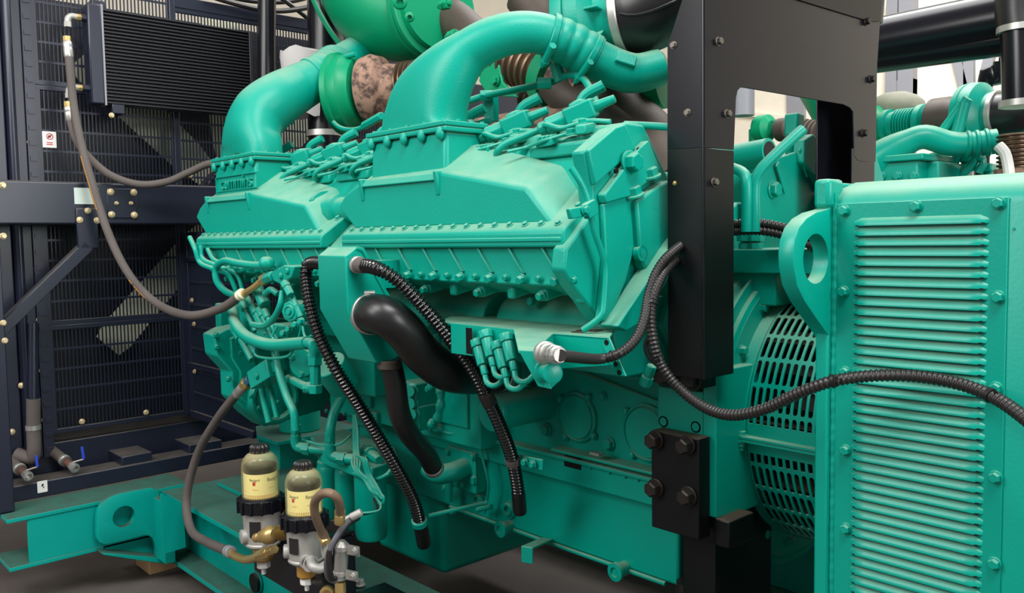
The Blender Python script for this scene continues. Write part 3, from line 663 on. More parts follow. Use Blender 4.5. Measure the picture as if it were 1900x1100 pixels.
# lower coolant elbow pad on the pan front
q0, q1 = A(838, 840, Y=1.66), A(885, 905, Y=1.66)
m = MB(); m.box(q0.x-.02, q1.x, 1.655, 1.70, q1.z-.02, q0.z+.02); m.build('elbow_pad', CAST, eng, bevel=.004)
m = MB(); m.tube(spline(PX((795, 868, 'Y', 1.56), (812, 879, 'Y', 1.565), (838, 876, 'Y', 1.60), (865, 866, 'Y', 1.66))), .030, 20); m.build('water_elbow', CAST, eng)
for (x, y) in ((832, 838), (878, 848), (880, 893), (826, 905), (840, 948), (880, 888), (857, 900)): bolt(eng, A(x, y, Y=1.654), (0, -1, 0), .012, GREEN)
m = MB(); m.obox(A(833, 910, Y=1.648), X1*.012, Z1*.035, Y1*.008); m.build('bracket_tab', CAST, eng, bevel=.003)
# slim wire falling over the pan
m = MB(); m.tube(spline(PX((800, 790, 'Y', 1.60), (835, 805, 'Y', 1.60), (865, 797, 'Y', 1.62), (885, 820, 'Y', 1.64), (898, 860, 'Y', 1.65), (906, 900, 'Y', 1.655), (902, 935, 'Y', 1.66), (899, 952, 'Y', 1.66))), .0045, 8); m.build('sensor_wire', GREEN, eng)
m = MB(); m.cyl(A(886, 946, Y=1.66), A(912, 940, Y=1.66), .008, seg=12); m.build('sensor', GREEN, eng)
# low bracket hanging under the pan
m = MB(); a = A(1016, 1000, Y=1.69); b = A(978, 1016, Y=1.56); m.obox((a+b)/2, (b-a)/2, V((.016, .006, 0)), Z1*.003); b2 = b+V((0, 0, -.02)); m.obox(b2, V((.016, .006, 0)), V((.001, -.002, 0)), Z1*.022); m.build('pan_bracket', GREEN, eng, bevel=.001)
q = A(1108, 841, Y=1.645); m = MB(); m.obox(q, X1*.016, Y1*.012, Z1*.003); m.build('steel_clip', STEEL, eng)

# ================================================================== intake manifolds
TA = math.radians(34); E2 = V((0, math.cos(TA), math.sin(TA)))
def manifold(xl, xr, nl, nr, zn, label, logo=None, tagrect=None, nb=17):
    """xl, xr: ends of the base flange; nl, nr: ends of the neck; zn: top of the neck"""
    t = thing('intake_manifold', label, 'manifold', ((xl+xr)/2, 1.26, -.02), 'intake manifolds of the near bank')
    yf = 1.25; fz = .024
    m = MB()
    m.prism([(xl, yf, -.02), (xl, yf, .012), (xl, yf+.006, .02)]+[tuple(V((xl, yf+.012, fz))+E2*f) for f in (0, .26)]+[tuple(V((xl, yf+.04, -.02))+E2*.24), (xl, yf+.02, -.02)], (xr-xl, 0, 0))
    m.build('base_flange', CAST, t, bevel=.005)
    m = MB(); m.box(xl+.006, xr-.006, yf-.003, yf+.002, -.008, .001); m.build('flange_bead', CAST, t, bevel=.002)
    # body: outline in X and Z, lofted back into the engine
    def prof(y, z, k, top):
        return [V((xl+.03, y, .03+z)), V((xl-.055, y, .095+z)), V((xl-.02, y, .125+z)), V((nl-.01, y, .168+top)), V((nr+.012, y, .172+top)), V((nr+.05, y, .165+top)), V((xr-.138, y, .108+z)), V((xr-.124, y, .097+z)), V((xr-.055, y, .028+z))]
    m = MB(); m.loft([prof(yf+.026, 0, 0, -.012), prof(yf+.05, .010, 0, .0), prof(yf+.145, .055, 0, .065), prof(yf+.165, .02, 0, .02)])
    m.build('plenum', CAST, t, bevel=.008, bseg=3)
    # neck
    ny0, ny1 = 1.302, 1.43
    m = MB(); m.loft([[V((nl+.0, ny0-.004, .10)), V((nr, ny0-.004, .10)), V((nr, ny1+.05, .16)), V((nl, ny1+.05, .16))], [V((nl+.004, ny0+.004, zn)), V((nr-.004, ny0+.004, zn)), V((nr-.004, ny1, zn)), V((nl+.004, ny1, zn))]])
    m.build('neck', CAST, t, bevel=.010, bseg=3)
    m = MB(); m.prism([(nl+.004, ny0-.036, .142), (nr-.004, ny0-.036, .142), (nr-.004, ny0-.022, .162), (nl+.004, ny0-.022, .162)], (0, .04, 0)); 
    [m.prism([(x_-.008, ny0-.028, .105), (x_+.008, ny0-.028, .105), (x_+.008, ny0-.038, .165), (x_-.008, ny0-.038, .165)], (0, .05, 0)) for x_ in (nl, nr)]
    m.build('neck_ridge', CAST, t, bevel=.004)
    m = MB(); m.prism([V((nr-.004, ny0-.022, .10)), V((nr-.004, ny0-.008, .15)), V((nr-.004, ny0+.02, .19)), V((nr-.004, ny0+.02, .10))], (.014, 0, 0)); m.build('corner_rib', CAST, t, bevel=.006)
    # neck flange, a sandwich of two plates
    m = MB(); m.box(nl-.012, nr+.006, ny0-.006, ny1+.006, zn, zn+.012); m.build('lower_flange', CAST, t, bevel=.003)
    m = MB(); m.box(nl-.012, nr+.006, ny0-.006, ny1+.006, zn+.0135, zn+.026); m.build('upper_flange', CAST, t, bevel=.003)
    for i in range(5):
        x = nl+.012+(nr-nl-.03)*i/4
        m = MB(); m.sphere((x, ny0-.003, zn-.004), .013, 12, (1, .8, 1.3)); m.build('bolt_boss', CAST, t)
        bolt(t, (x, ny0+.008, zn+.026), Z1, .008, GREEN, washer=False)
    for f in (.35, .68, .95): bolt(t, (nr-.006, ny0+(ny1-ny0)*f, zn+.026), Z1, .008, GREEN, washer=False)
    for i in range(nb):
        x = xl+.03+(xr-xl-.06)*i/(nb-1)
        bolt(t, V((x, yf+.014, fz+.002))+E2*.004, V((0, -math.sin(TA), math.cos(TA))), .0078, GREEN, washer=True, h=.7)
    for f in (.07, .13, .19): bolt(t, V((xr-.022, yf+.014, fz+.002))+E2*f, V((0, -math.sin(TA), math.cos(TA))), .010, GREEN)
    if logo:
        a, b = A(403, 341, Y=ny0-.004), A(474, 322, Y=ny0-.004)
        x0, x1 = a.x, b.x; zc = .205
        m = MB(); m.box(x0-.01, x1+.01, ny0-.0045, ny0+.001, zc-.026, zc-.0235); m.box(x0-.01, x1+.01, ny0-.0045, ny0+.001, zc+.0235, zc+.026); m.box(x0-.012, x0-.009, ny0-.0045, ny0+.001, zc-.026, zc+.026); m.box(x1+.009, x1+.012, ny0-.0045, ny0+.001, zc-.026, zc+.026); m.build('badge_frame', CAST, t)
        text(t, logo, ((x0+x1)/2, ny0-.002, zc), X1, Z1, .062, CAST, 'cast_lettering', .004, squash=(x1-x0)/.27)
    if tagrect:
        a, b = A(504, 417, Y=yf+.028), A(548, 405, Y=yf+.028)
        m = MB(); t_ = .0012
        z0_, z1_ = a.z, b.z
        for (u0_, u1_, w0, w1) in ((a.x, b.x, z0_, z0_+t_), (a.x, b.x, z1_-t_, z1_), (a.x, a.x+t_*1.4, z0_, z1_), (b.x-t_*1.4, b.x, z0_, z1_), (a.x+(b.x-a.x)*.42, a.x+(b.x-a.x)*.42+t_, z0_, z1_)): m.box(u0_, u1_, yf+.0265, yf+.030, w0, w1)
        m.build('cast_part_number_frame', CAST, t)
        text(t, '4060734', (a.x+(b.x-a.x)*.21, yf+.0275, (z0_+z1_)/2), X1, Z1, (z1_-z0_)*.8, CAST, 'cast_number', .0008, squash=.75)
    return t
nlA, nrA = A(686, 300, Y=1.30).x, A(826, 270, Y=1.30).x
manA = manifold(-2.06, -1.213, nlA, nrA, .262, 'broad green cast intake manifold nearer the black support post')
nl2, nr2 = A(396, 320, Y=1.30).x, A(472, 300, Y=1.30).x
man2 = manifold(-3.05, -2.17, nl2, nr2, .272, 'green cast intake manifold with raised lettering nearer the radiator', 'cummins', True)
# round coupling between the two manifolds
t = thing('manifold_coupling', 'short round green coupling joining the two intake manifolds', 'coupling', A(600, 400, Y=1.38))
c = A(612, 392, Y=1.36)+X1*.075; m = MB(); m.lathe(c-X1*.16, X1, [(.05, 0), (.05, .05), (.062, .052), (.062, .07), (.045, .075), (.045, .12), (.05, .125), (.05, .16), (.04, .165), (.04, .3)], 32); m.build('sleeve', CAST, t)
for a in (-60, 40, 150): bolt(t, c+V((-.09, .058*math.cos(math.radians(a)), .058*math.sin(math.radians(a)))), X1, .011, GREEN)
# ================================================================== air elbows from the turbochargers down to the manifolds
def air_elbow(path, radii, label, org, base, coup, extra=None):
    t = thing('air_elbow', label, 'pipe', org, 'air elbows on the intake manifolds')
    P = spline(path, .012); n = len(P)
    R = []
    k = len(radii)-1
    for i in range(n):
        f = i/(n-1)*k; j = min(k-1, int(f)); R.append(radii[j]+(radii[j+1]-radii[j])*(f-j))
    m = MB()
    # flared foot: rectangle of the neck morphing into the round pipe
    seg = 28; loops = []
    T = [(P[min(i+1, n-1)]-P[max(i-1, 0)]).normalized() for i in range(n)]
    T[0] = Z1.copy()
    a0 = X1.copy()
    nrm = a0
    for i in range(n):
        if i: nrm = (T[i-1].rotation_difference(T[i]) @ nrm).normalized()
        b = T[i].cross(nrm); w_ = max(0, 1-i*.012/base[2]); w_ = w_**1.15
        rx = R[i]*(1-w_)+base[0]*w_; ry = R[i]*(1-w_)+base[1]*w_
        e = 1+w_*w_*1.2; l = []
        for s in range(seg):
            c_, s_ = math.cos(2*PI*s/seg), math.sin(2*PI*s/seg)
            l.append(P[i]+nrm*(rx*math.copysign(abs(c_)**(1/e), c_))+b*(ry*math.copysign(abs(s_)**(1/e), s_)))
        loops.append(l)
    m.loft(loops); m.build('elbow_pipe', CAST, t, ang=60)
    # ribbed sleeve
    i0, i1 = int(n*coup[0]), int(n*coup[1]); seg_ = P[i0:i1]; L = sum((b-a).length for a, b in zip(seg_, seg_[1:]))
    fine = spline(seg_, .004); r = sum(R[i0:i1])/(i1-i0)
    def rf(s):
        u = s/L
        if u < .09 or u > .91: return r*1.10
        return r*(1.05+.075*abs(math.sin(PI*(u-.09)/.82*3)))
    m = MB(); m.tube(fine, rf, 28); m.build('sleeve', CAST, t, ang=50)
    for u in (.05, .93):
        q = P[int(i0+(i1-1-i0)*u)]; tt = T[int(i0+(i1-1-i0)*u)]
        m = MB(); m.lathe(q-tt*.008, tt, [(r*1.11, 0), (r*1.15, .002), (r*1.15, .014), (r*1.11, .016)], 28); cl = m.build('hose_clamp', GREEN, t)
        d = (-Z1*.8-fw*.3+rt*.35); d = (d-tt*d.dot(tt)).normalized(); pz = q+d*r*1.2
        m = MB(); s2 = tt.cross(d).normalized(); m.cyl(pz-s2*.035, pz+s2*.02, .009, seg=10); m.lathe(pz+s2*.02, s2, [(.012, 0), (.012, .008), (.008, .009), (.008, .018), (.005, .018), (.005, .026)], 10); m.build('clamp_screw', GREEN, cl)
    return t, P, T, R
zA = .288
pA = [V(((nlA+nrA)/2, 1.366, zA-.006)), V(((nlA+nrA)/2+.025, 1.366, zA+.06))]+PX((832, 135, 'Y', 1.375), (880, 90, 'Y', 1.41), (940, 64, 'Y', 1.46), (1000, 62, 'Y', 1.52), (1060, 84, 'Y', 1.59), (1120, 118, 'Y', 1.66), (1175, 136, 'Y', 1.72), (1225, 125, 'Y', 1.78))
t, P, T, R = air_elbow(pA, [.075, .072, .062, .055, .052, .050, .050, .051, .050, .046], 'big green air elbow arching from the nearer intake manifold to the turbocharger by the post', (pA[0]), ((nrA-nlA)/2*.93, .058, .25), (.60, .78))
q0, q1 = A(1128, 110, Y=1.63), A(1150, 128, Y=1.63)
m = MB(); i = int(len(P)*.85); tt = T[i]; dd = (-P[i].normalized()*.8+Z1*.5); dd = (dd-tt*dd.dot(tt)).normalized(); pq = P[i]+dd*R[1]*.70
m.obox(pq, tt*.026, tt.cross(dd)*.015, dd*.006); m.build('cast_pad', CAST, t, bevel=.003)
p2 = [V(((nl2+nr2)/2, 1.366, .298)), V(((nl2+nr2)/2+.006, 1.367, .325))]+PX((468, 243, 'Y', 1.372), (482, 213, 'Y', 1.40), (512, 187, 'Y', 1.46), (550, 165, 'Y', 1.55), (600, 138, 'Y', 1.66), (636, 114, 'Y', 1.80), (700, 78, 'Y', 1.96))
air_elbow(p2, [.10, .099, .094, .087, .077, .069, .066, .066, .062], 'green air elbow rising from the left intake manifold towards the rusty turbocharger', p2[0], ((nr2-nl2)/2*.96, .06, .16), (.50, .72))
for (x, y, z_) in ((525, 228, 1.5), (548, 213, 1.53)):
    q = A(x, y, Y=z_); m = MB(); m.cyl(q, q+V((.0, -.02, -.03)), .010, seg=10); m.sphere(q, .014, 10); tag(m.build('sensor_plug', GREEN), 'small green plug under the left air elbow, %s' % ('lower' if x == 525 else 'upper, nearer the blanket'), 'plug')
# ================================================================== turbochargers
def lathe_part(t, nm, mat, c, prof, seg=40, ax=X1, **k):
    m = MB(); m.lathe(c, ax, prof, seg, cap=k.pop('cap', True)); return m.build(nm, mat, t, **k)
# left one, seen between the left air elbow and the exhaust elbow
c = A(660, 172, Y=1.74); S = lambda n: SZ(n*1.08, c)
tl = thing('turbocharger', 'turbocharger with flaking rusty housing under the big green exhaust elbow', 'turbocharger', c, 'turbochargers of the near bank')
axl = V((.86, .50, .04)).normalized()
lathe_part(tl, 'compressor_housing', EXGREEN, c-axl*S(40), [(S(30), 0), (S(56), S(4)), (S(66), S(20)), (S(66), S(34)), (S(60), S(40)), (S(56), S(52)), (S(40), S(54))], ax=axl)
lathe_part(tl, 'compressor_band', EXGREEN, c-axl*S(34), [(S(66), 0), (S(70), S(3)), (S(70), S(12)), (S(66), S(15))], ax=axl)
lathe_part(tl, 'turbine_housing', RUST, c+axl*S(16), [(S(40), 0), (S(56), S(6)), (S(60), S(22)), (S(54), S(40)), (S(42), S(48)), (S(38), S(70)), (S(30), S(74))], ax=axl)
m = MB(); prof = [(S(36), S(70))]
for i in range(10): prof += [(S(34), S(72+i*8)), (S(42), S(75+i*8)), (S(42), S(77+i*8))]
m.lathe(c+axl*S(14), axl, prof, 32); m.build('bellows', BELLOW, tl)
m = MB(); m.tube(spline(PX((660, 100, 'Y', 1.70), (622, 115, 'Y', 1.68), (602, 160, 'Y', 1.66), (606, 205, 'Y', 1.65), (628, 235, 'Y', 1.63), (662, 240, 'Y', 1.60), (700, 222, 'Y', 1.58))), .0085, 12); m.build('oil_line', GREEN, tl)
q = PX((675, 234, 'Y', 1.59), (708, 215, 'Y', 1.575)); m = MB(); m.cyl(q[0], q[1], .014, seg=6); m.build('oil_union', GREEN, tl, bevel=.002)
# right one, by the post
c = A(1112, 40, Y=1.74); S = lambda n: SZ(n, c)
tr = thing('turbocharger', 'turbocharger with broad ribbed green compressor cover beside the post', 'turbocharger', c, 'turbochargers of the near bank')
axr = V((.94, .32, .06)).normalized()
lathe_part(tr, 'compressor_housing', CAST, c-axr*S(60), [(S(60), 0), (S(100), S(6)), (S(104), S(22)), (S(104), S(30)), (S(100), S(31)), (S(100), S(36)), (S(106), S(38)), (S(108), S(62)), (S(92), S(76)), (S(80), S(80)), (S(72), S(98)), (S(72), S(112)), (S(60), S(114))], 56, axr)
for k in range(12):
    a = k*PI/6; e = (Z1*math.cos(a)+axr.cross(Z1).normalized()*math.sin(a)); b = c+axr*S(20)+e*S(84)
    m = MB(); m.obox(b, axr*S(16), e*S(14), axr.cross(e)*S(2.2)); m.build('web', CAST, tr, bevel=.002)
cc = c+axr*S(46)
lathe_part(tr, 'clamp_band', STEEL, cc, [(S(78), 0), (S(80), S(2)), (S(80), S(14)), (S(78), S(16))], 48, axr, label='bright steel band')
for a in (.4, 2.2, 4.5): bolt(tr, c-axr*S(26)+(Z1*math.cos(a)-Y1*math.sin(a))*S(100), -Y1+Z1*.3, .012, GREEN)
m = MB(); m.tube(spline([c-axr*S(90)+Z1*S(-10), c-axr*S(110)+Z1*S(20), c-axr*S(150)+Z1*S(80)], .02), S(46), 24); m.build('turbine_housing', DKRUST, tr)
# black rubber intake elbow with moulded ribs
ti = thing('intake_rubber_elbow', 'wide black rubber intake elbow with moulded ribs behind the post', 'hose', cc)
path = spline([cc+axr*S(2), cc+axr*S(30), cc+axr*S(70)+Z1*S(8), cc+axr*S(105)+Z1*S(40)+Y1*.03, cc+axr*S(120)+Z1*S(100)+Y1*.05, cc+axr*S(120)+Z1*S(180)+Y1*.05], .015)
m = MB(); m.tube(path, [S(76)]*2+[S(74)]*(len(path)-2), 36); m.build('elbow_body', RUBBER, ti, ang=60)
for k in range(4):
    ll = []
    for i in range(2, len(path)-2):
        tt = (path[i+1]-path[i-1]).normalized(); vd = -path[i].normalized(); a = math.radians(-10-24*k+i*2.2)
        e1_ = (vd-tt*vd.dot(tt)).normalized(); e2_ = tt.cross(e1_); ll.append(path[i]+(e1_*math.cos(a)+e2_*math.sin(a))*S(74.5))
    if len(ll) > 3: m = MB(); m.tube(spline(ll, .02), .0035, 8); m.build('moulded_rib', RUBBER, ti)
# dark lower housing of that turbocharger behind the post
c3 = A(1222, 150, Y=1.95); S3 = lambda n: SZ(n, c3)
lathe_part(tr, 'lower_housing', EXGREEN, c3-axr*S3(30), [(S3(30), 0), (S3(52), S3(8)), (S3(52), S3(40)), (S3(30), S3(46))], 36, axr)
c3 = A(1190, 260, Y=1.85); m = MB(); m.tube(spline([A(1120, 160, Y=1.9), A(1165, 215, Y=1.88), A(1215, 265, Y=1.86), A(1250, 330, Y=1.86)]), .075, 20); m.build('exhaust_manifold', DKRUST, tr)
m = MB(); m.tube(spline([A(1030, 150, Y=1.8), A(1062, 185, Y=1.82), A(1120, 215, Y=1.84), A(1180, 250, Y=1.84)]), .06, 20); m.build('turbine_pipe', DKRUST, tr)
# ================================================================== exhaust
te = thing('exhaust_elbow', 'huge glossy green exhaust elbow with a raised seam at the top of the picture', 'exhaust pipe', A(740, 60, Y=1.95))
R0 = SZ(112, A(735, 30, Y=1.98))
ep = spline(PX((816, 10, 'Y', 2.0), (796, 18, 'Y', 2.0), (768, 22, 'Y', 1.99), (735, 6, 'Y', 1.98), (703, -38, 'Y', 1.98), (685, -105, 'Y', 1.98), (682, -190, 'Y', 1.98)), .02)
m = MB(); n = len(ep); m.tube(ep, [R0*(.70+.34*min(1, max(0, (i/n-.10)/.32))) for i in range(n)], 48); m.build('elbow_body', EXGREEN, te, ang=60)
sm = PX((574, -20, 'Y', 1.93), (590, 18, 'Y', 1.93), (620, 68, 'Y', 1.93), (664, 116, 'Y', 1.93), (715, 146, 'Y', 1.93), (768, 155, 'Y', 1.93), (800, 140, 'Y', 1.93))
m = MB(); m.tube(spline(sm), .011, 10); m.build('seam', EXGREEN, te)
fa = (ep[0]-ep[4]).normalized(); fc_ = ep[3]
m = MB(); m.lathe(fc_-fa*.02, fa, [(R0*.78, 0), (R0*.80, .004), (R0*.80, .02), (R0*.78, .022), (R0*.78, .028), (R0*.80, .03), (R0*.80, .046), (R0*.75, .05)], 48); m.build('flange', EXGREEN, te)
for (x, y, r) in ((742, 4, .02), (760, 32, .013)):
    q = A(x, y, Y=1.76); d = (-q.normalized()); m = MB(); m.lathe(q-d*.03, d, [(r*1.3, 0), (r*1.3, .028), (r, .03), (r, .038), (r*.6, .04), (r*.6, .03)], 24); m.build('boss', EXGREEN, te)
for (x, y) in ((840, 66), (826, 8)):
    q = A(x, y, Y=1.80); m = MB(); m.cyl(q-V((.035, 0, 0)), q+V((.03, .0, 0)), .009, seg=10); m.cyl(q+V((.0, 0, 0)), q+V((.018, 0, 0)), .019, seg=6); m.cyl(q-V((.02, 0, 0)), q-V((.005, 0, 0)), .017, seg=6); m.build('flange_bolt', EXGREEN, te, bevel=.0015)
m = MB(); m.tube([A(800, 10, Y=2.08), A(850, 45, Y=2.07), A(925, 120, Y=2.05)], SZ(40, A(900, 60, Y=2.03)), 28); m.build('connecting_pipe', DKRUST, te)
# bellows behind the big air elbow
tb = thing('exhaust_bellows', 'bronzed exhaust bellows seen under the arch of the big air elbow', 'bellows', A(970, 125, Y=1.85))
def bellows(t, a, b, r, n, mat, ratio=.84):
    a, b = V(a), V(b); L = (b-a).length; prof = [(r*ratio, 0)]
    for i in range(n): s = L*i/n; w_ = L/n; prof += [(r*ratio, s+w_*.1), (r*.97, s+w_*.3), (r, s+w_*.5), (r*.97, s+w_*.7), (r*ratio, s+w_*.9)]
    m = MB(); m.lathe(a, b-a, prof, 40); return m.build('bellows', mat, t)
a, b = A(918, 95, Y=1.85), A(1020, 140, Y=1.85); bellows(tb, a, b, SZ(46, a), 9, BELLOW)
m = MB(); d = (b-a).normalized(); m.lathe(b-d*.005, d, [(SZ(50, a), 0), (SZ(54, a), .004), (SZ(54, a), .05), (SZ(40, a), .055)], 36); m.build('outlet_flange', EXGREEN, tb)
m = MB(); m.lathe(b+d*.05, d, [(SZ(42, a), 0), (SZ(46, a), .03), (SZ(40, a), .12)], 30); m.build('rusty_neck', RUST, tb)
a2, b2 = A(985, 175, Y=1.9), A(1075, 215, Y=1.9); bellows(tb, a2, b2, SZ(38, a2), 9, DKRUST)
m = MB(); q = A(915, 135, Y=1.78); m.prism([A(x, y, Y=1.78) for x, y in ((898, 110), (925, 118), (932, 152), (960, 180), (905, 178), (888, 150))], (0, .012, 0)); br = m.build('support_bracket', EXGREEN, tb, bevel=.003); bolt(br, A(920, 150, Y=1.775), (0, -1, 0), .017, EXGREEN)
m = MB(); m.tube(spline(PX((840, 198, 'Y', 1.55), (900, 178, 'Y', 1.57), (960, 166, 'Y', 1.58), (1020, 153, 'Y', 1.60), (1052, 140, 'Y', 1.60), (1078, 142, 'Y', 1.60), (1095, 165, 'Y', 1.59), (1112, 205, 'Y', 1.56))), .0095, 12); t = thing('oil_pipe', 'green pipe running under the arch and bending down to the cylinder heads', 'pipe', A(960, 166, Y=1.58)); m.build('pipe_body', GREEN, t)
for (x, y) in ((903, 178), (1010, 155)): q = A(x, y, Y=1.575); m = MB(); m.cyl(q-rt*.018, q+rt*.018, .0165, seg=6); m.build('union_nut', GREEN, t, bevel=.002)
for (x0, y0, x1, y1) in ((1030, 118, 1040, 150),): m = MB(); m.cyl(A(x0, y0, Y=1.59), A(x1, y1, Y=1.60), .016, seg=10); m.build('tee_hose', GREEN, t)
m = MB(); m.obox(A(912, 200, Y=1.6), X1*.02, Y1*.01, Z1*.04); m.build('pipe_bracket', GREEN, t, bevel=.002)
# ================================================================== cylinder heads with injectors on the top of the near bank
hx = A(1085, 240, Y=1.465).x
HN = V((0, -math.sin(math.radians(12)), math.cos(math.radians(12))))
ZH = lambda y: bpts[9].z+(y-bpts[9].y)*.30
hlab = ['rearmost, beside the post', 'second from the post, beside the big air elbow', 'behind the big air elbow', 'hidden behind the nearer neck', 'at the right of the gap between the manifolds', 'in the middle of the gap between the manifolds', 'in the gap, by the left neck', 'behind the left manifold']
for k in range(8):
    x = hx-.012-k*.215
    b0 = V((x, 1.465, A(1085, 245, Y=1.465).z))
    t = thing('cylinder_head', 'green cylinder head with angled fuel injector, %s' % hlab[k], 'cylinder head', b0, 'cylinder heads of the near bank')
    m = MB(); m.prism([b0+V((-.095, -.075, -.06)), b0+V((.085, -.075, -.06)), b0+V((.085, .08, -.02)), b0+V((-.095, .08, -.02))], (0, -.0, .03)); m.build('head_cover', CAST, t, bevel=.006)
    m = MB(); m.lathe(b0+V((0, .01, -.02)), HN, [(.075, 0), (.075, .014), (.068, .018), (.055, .020), (.052, .03), (.04, .032)], 32); m.build('injector_seat', CAST, t)
    for a in (20, 100, 200, 290): bolt(t, b0+V((.085*math.cos(math.radians(a)), .01+.078*math.sin(math.radians(a)), -.012)), HN, .013, GREEN, h=.9)
    m = MB(); q = b0+V((.0, .01, .0)); m.lathe(q, HN, [(.030, 0), (.032, .01), (.032, .03), (.026, .035)], 16); m.build('injector_body', GREEN, t)
    pd = V((-.80, -.42, -.30)).normalized()
    q = b0+V((.0, .0, .045)); sidev = pd.cross(HN).normalized(); upv = sidev.cross(pd)
    m = MB(); m.obox(q, pd*.036, sidev*.024, upv*.022); m.obox(q+upv*.02+pd*.0, pd*.018, sidev*.02, upv*.008); m.cyl(q+upv*.018-sidev*.0, q+upv*.030, .014, seg=12); m.build('solenoid', GREEN, t, bevel=.005)
    m = MB(); m.cyl(q+pd*.03, q+pd*.085, .0215, seg=8); m.cyl(q+pd*.085, q+pd*.105, .0165, seg=8); m.build('connector', GREEN, t, bevel=.003)
    m = MB(); m.cyl(q-pd*.03, q-pd*.085, .014, .010, seg=8); m.build('plug_tail', GREEN, t, bevel=.002)
    m = MB(); e = q+pd*.10; m.tube(spline([e, e+pd*.05, e+pd*.095, e+pd*.115+V((-.004, .0, -.012)), e+pd*.115+V((-.022, .022, -.024)), e+pd*.11+V((-.05, .06, -.03))], .008), .0085, 12); m.build('fuel_pipe', GREEN, t)
    m = MB(); m.tube(spline([b0+V((.06, .03, .0)), b0+V((.04, -.05, -.005)), b0+V((-.02, -.09, -.02)), b0+V((-.09, -.085, -.03)), b0+V((-.12, -.12, -.04))], .01), .004, 8); m.build('lead', GREEN, t)
    m = MB(); m.obox(b0+V((-.035, -.075, -.022)), V((.03, -.006, 0)), V((.001, .011, .004)), Z1*.008)
    for i in range(4): m.obox(b0+V((-.055+i*.013, -.075, -.012)), V((.003, 0, 0)), V((0, .010, .003)), Z1*.004)
    m.build('lead_connector', GREEN, t, bevel=.001)
    m = MB(); m.obox(b0+V((.055, -.045, .0)), V((.012, -.03, -.006)), V((.012, .005, 0)), Z1*.011); m.build('clamp_bar', CAST, t, bevel=.004); bolt(t, b0+V((.052, -.05, .010)), HN, .011, GREEN, h=.9)
    m = MB(); m.tube(spline([b0+V((-.10, -.02, .012)), b0+V((-.06, -.055, .02)), b0+V((.0, -.06, .006)), b0+V((.04, -.02, .02)), b0+V((.09, .0, .015))], .01), .006, 10); m.build('leak_off_pipe', GREEN, t)
    m = MB(); m.cyl(b0+V((-.075, .03, -.02)), b0+V((-.075, .02, .035)), .017, seg=6); m.cyl(b0+V((-.075, .02, .035)), b0+V((-.075, .018, .05)), .011, seg=12); m.build('head_stud', GREEN, t, bevel=.002)
    m = MB(); m.tube(spline([b0+V((-.03, .06, -.01)), b0+V((-.05, .05, .04)), b0+V((-.04, .055, .09)), b0+V((.0, .08, .115))], .01), .014, 10); m.build('return_pipe', CAST, t)

# ================================================================== tall folded junction box in front of the manifolds
jx = A(641, 475, Y=1.10).x; jl = A(589, 475, Y=1.10).x
jb = thing('folded_box', 'tall green folded sheet metal box hung before the two manifolds, hoses leaving its side', 'box', A(650, 670, X=jx))
side = [(641, 475), (663, 457), (676, 462), (722, 549), (744, 656), (729, 673), (699, 674), (645, 578)]
pts = [A(x, y, X=jx) for x, y in side]
m = MB(); m.prism(pts, (jl-jx, 0, 0)); m.build('box_body', GREEN, jb, bevel=.003)
m = MB(); m.prism([A(x, y, X=jx+.004) for x, y in ((663, 457), (676, 460), (724, 549), (746, 657), (740, 660), (718, 552), (672, 466), (662, 463))], (jl-jx-.008, 0, 0)); m.build('rear_lip', GREEN, jb, bevel=.0015)
m = MB(); m.box(jl+.02, jx-.02, pts[2].y-.01, 1.33, pts[2].z-.10, pts[2].z-.03); m.build('hanger', GREEN, jb)
def corr(name, label, pts, r, pitch, mat, group=None, depth=.2, seg=16, sharp=1):
    path = spline(pts, pitch/6); t = thing(name, label, 'hose', pts[0], group)
    m = MB(); m.tube(path, ribbed(r, pitch, depth, sharp), seg); m.build('corrugated_tube', mat, t, ang=75); return t, path
def sleeve(t, path, i0, i1, r, mat, nm='sleeve'):
    m = MB(); n = len(path); seg = path[max(0, i0):i1 if i1 else n][::3]; m.tube(seg, [r*.95]+[r]*(len(seg)-2)+[r*.95], 18); return m.build(nm, mat, t, ang=50)
# right corrugated hose
R_ = SZ(13.2, A(700, 505, Y=1.2))
hp = [A(662, 491, X=jx)+V((0, 0, 0))]+PX((700, 498, 'X', -1.70), (740, 522, 'X', -1.66), (790, 573, 'X', -1.63), (835, 628, 'X', -1.61), (875, 683, 'X', -1.60), (905, 740, 'X', -1.60), (932, 800, 'X', -1.61), (950, 850, 'X', -1.63), (960, 900, 'X', -1.65), (965, 950, 'X', -1.67))
hp[0] = A(662, 491, X=jx+.005)
t, path = corr('corrugated_hose', 'long glossy black corrugated hose crossing the engine from the box side to the oil pan', hp, R_, .0105, SHINY, 'glossy corrugated hoses', .26)
n = len(path); sleeve(t, path, int(n*.925), None, R_*1.06, RUBBER); sleeve(t, path, int(n*.555), int(n*.60), R_*1.10, CONDUIT, 'joint_sleeve'); sleeve(t, path, 0, int(n*.05), R_*1.05, GREYRUB, 'end_sleeve'); sleeve(t, path, int(n*.80), int(n*.825), R_*1.14, GREYRUB, 'clamp_band')
m = MB(); d = (path[4]-path[0]).normalized(); m.lathe(path[0]-d*.002, d, [(R_*1.05, 0), (R_*1.2, .002), (R_*1.2, .008), (R_*1.05, .010)], 24); m.build('white_gland', STEEL, t)
q = path[int(n*.81)]; m = MB(); m.obox(q+V((.05, .02, .0)), V((.04, .004, 0)), Z1*.014, Y1*.004); bb = m.build('hose_bracket', GREEN, t, bevel=.002)
for k in (.035, .065): bolt(bb, q+V((k, .012, 0)), (0, -1, 0), .012, GREEN)
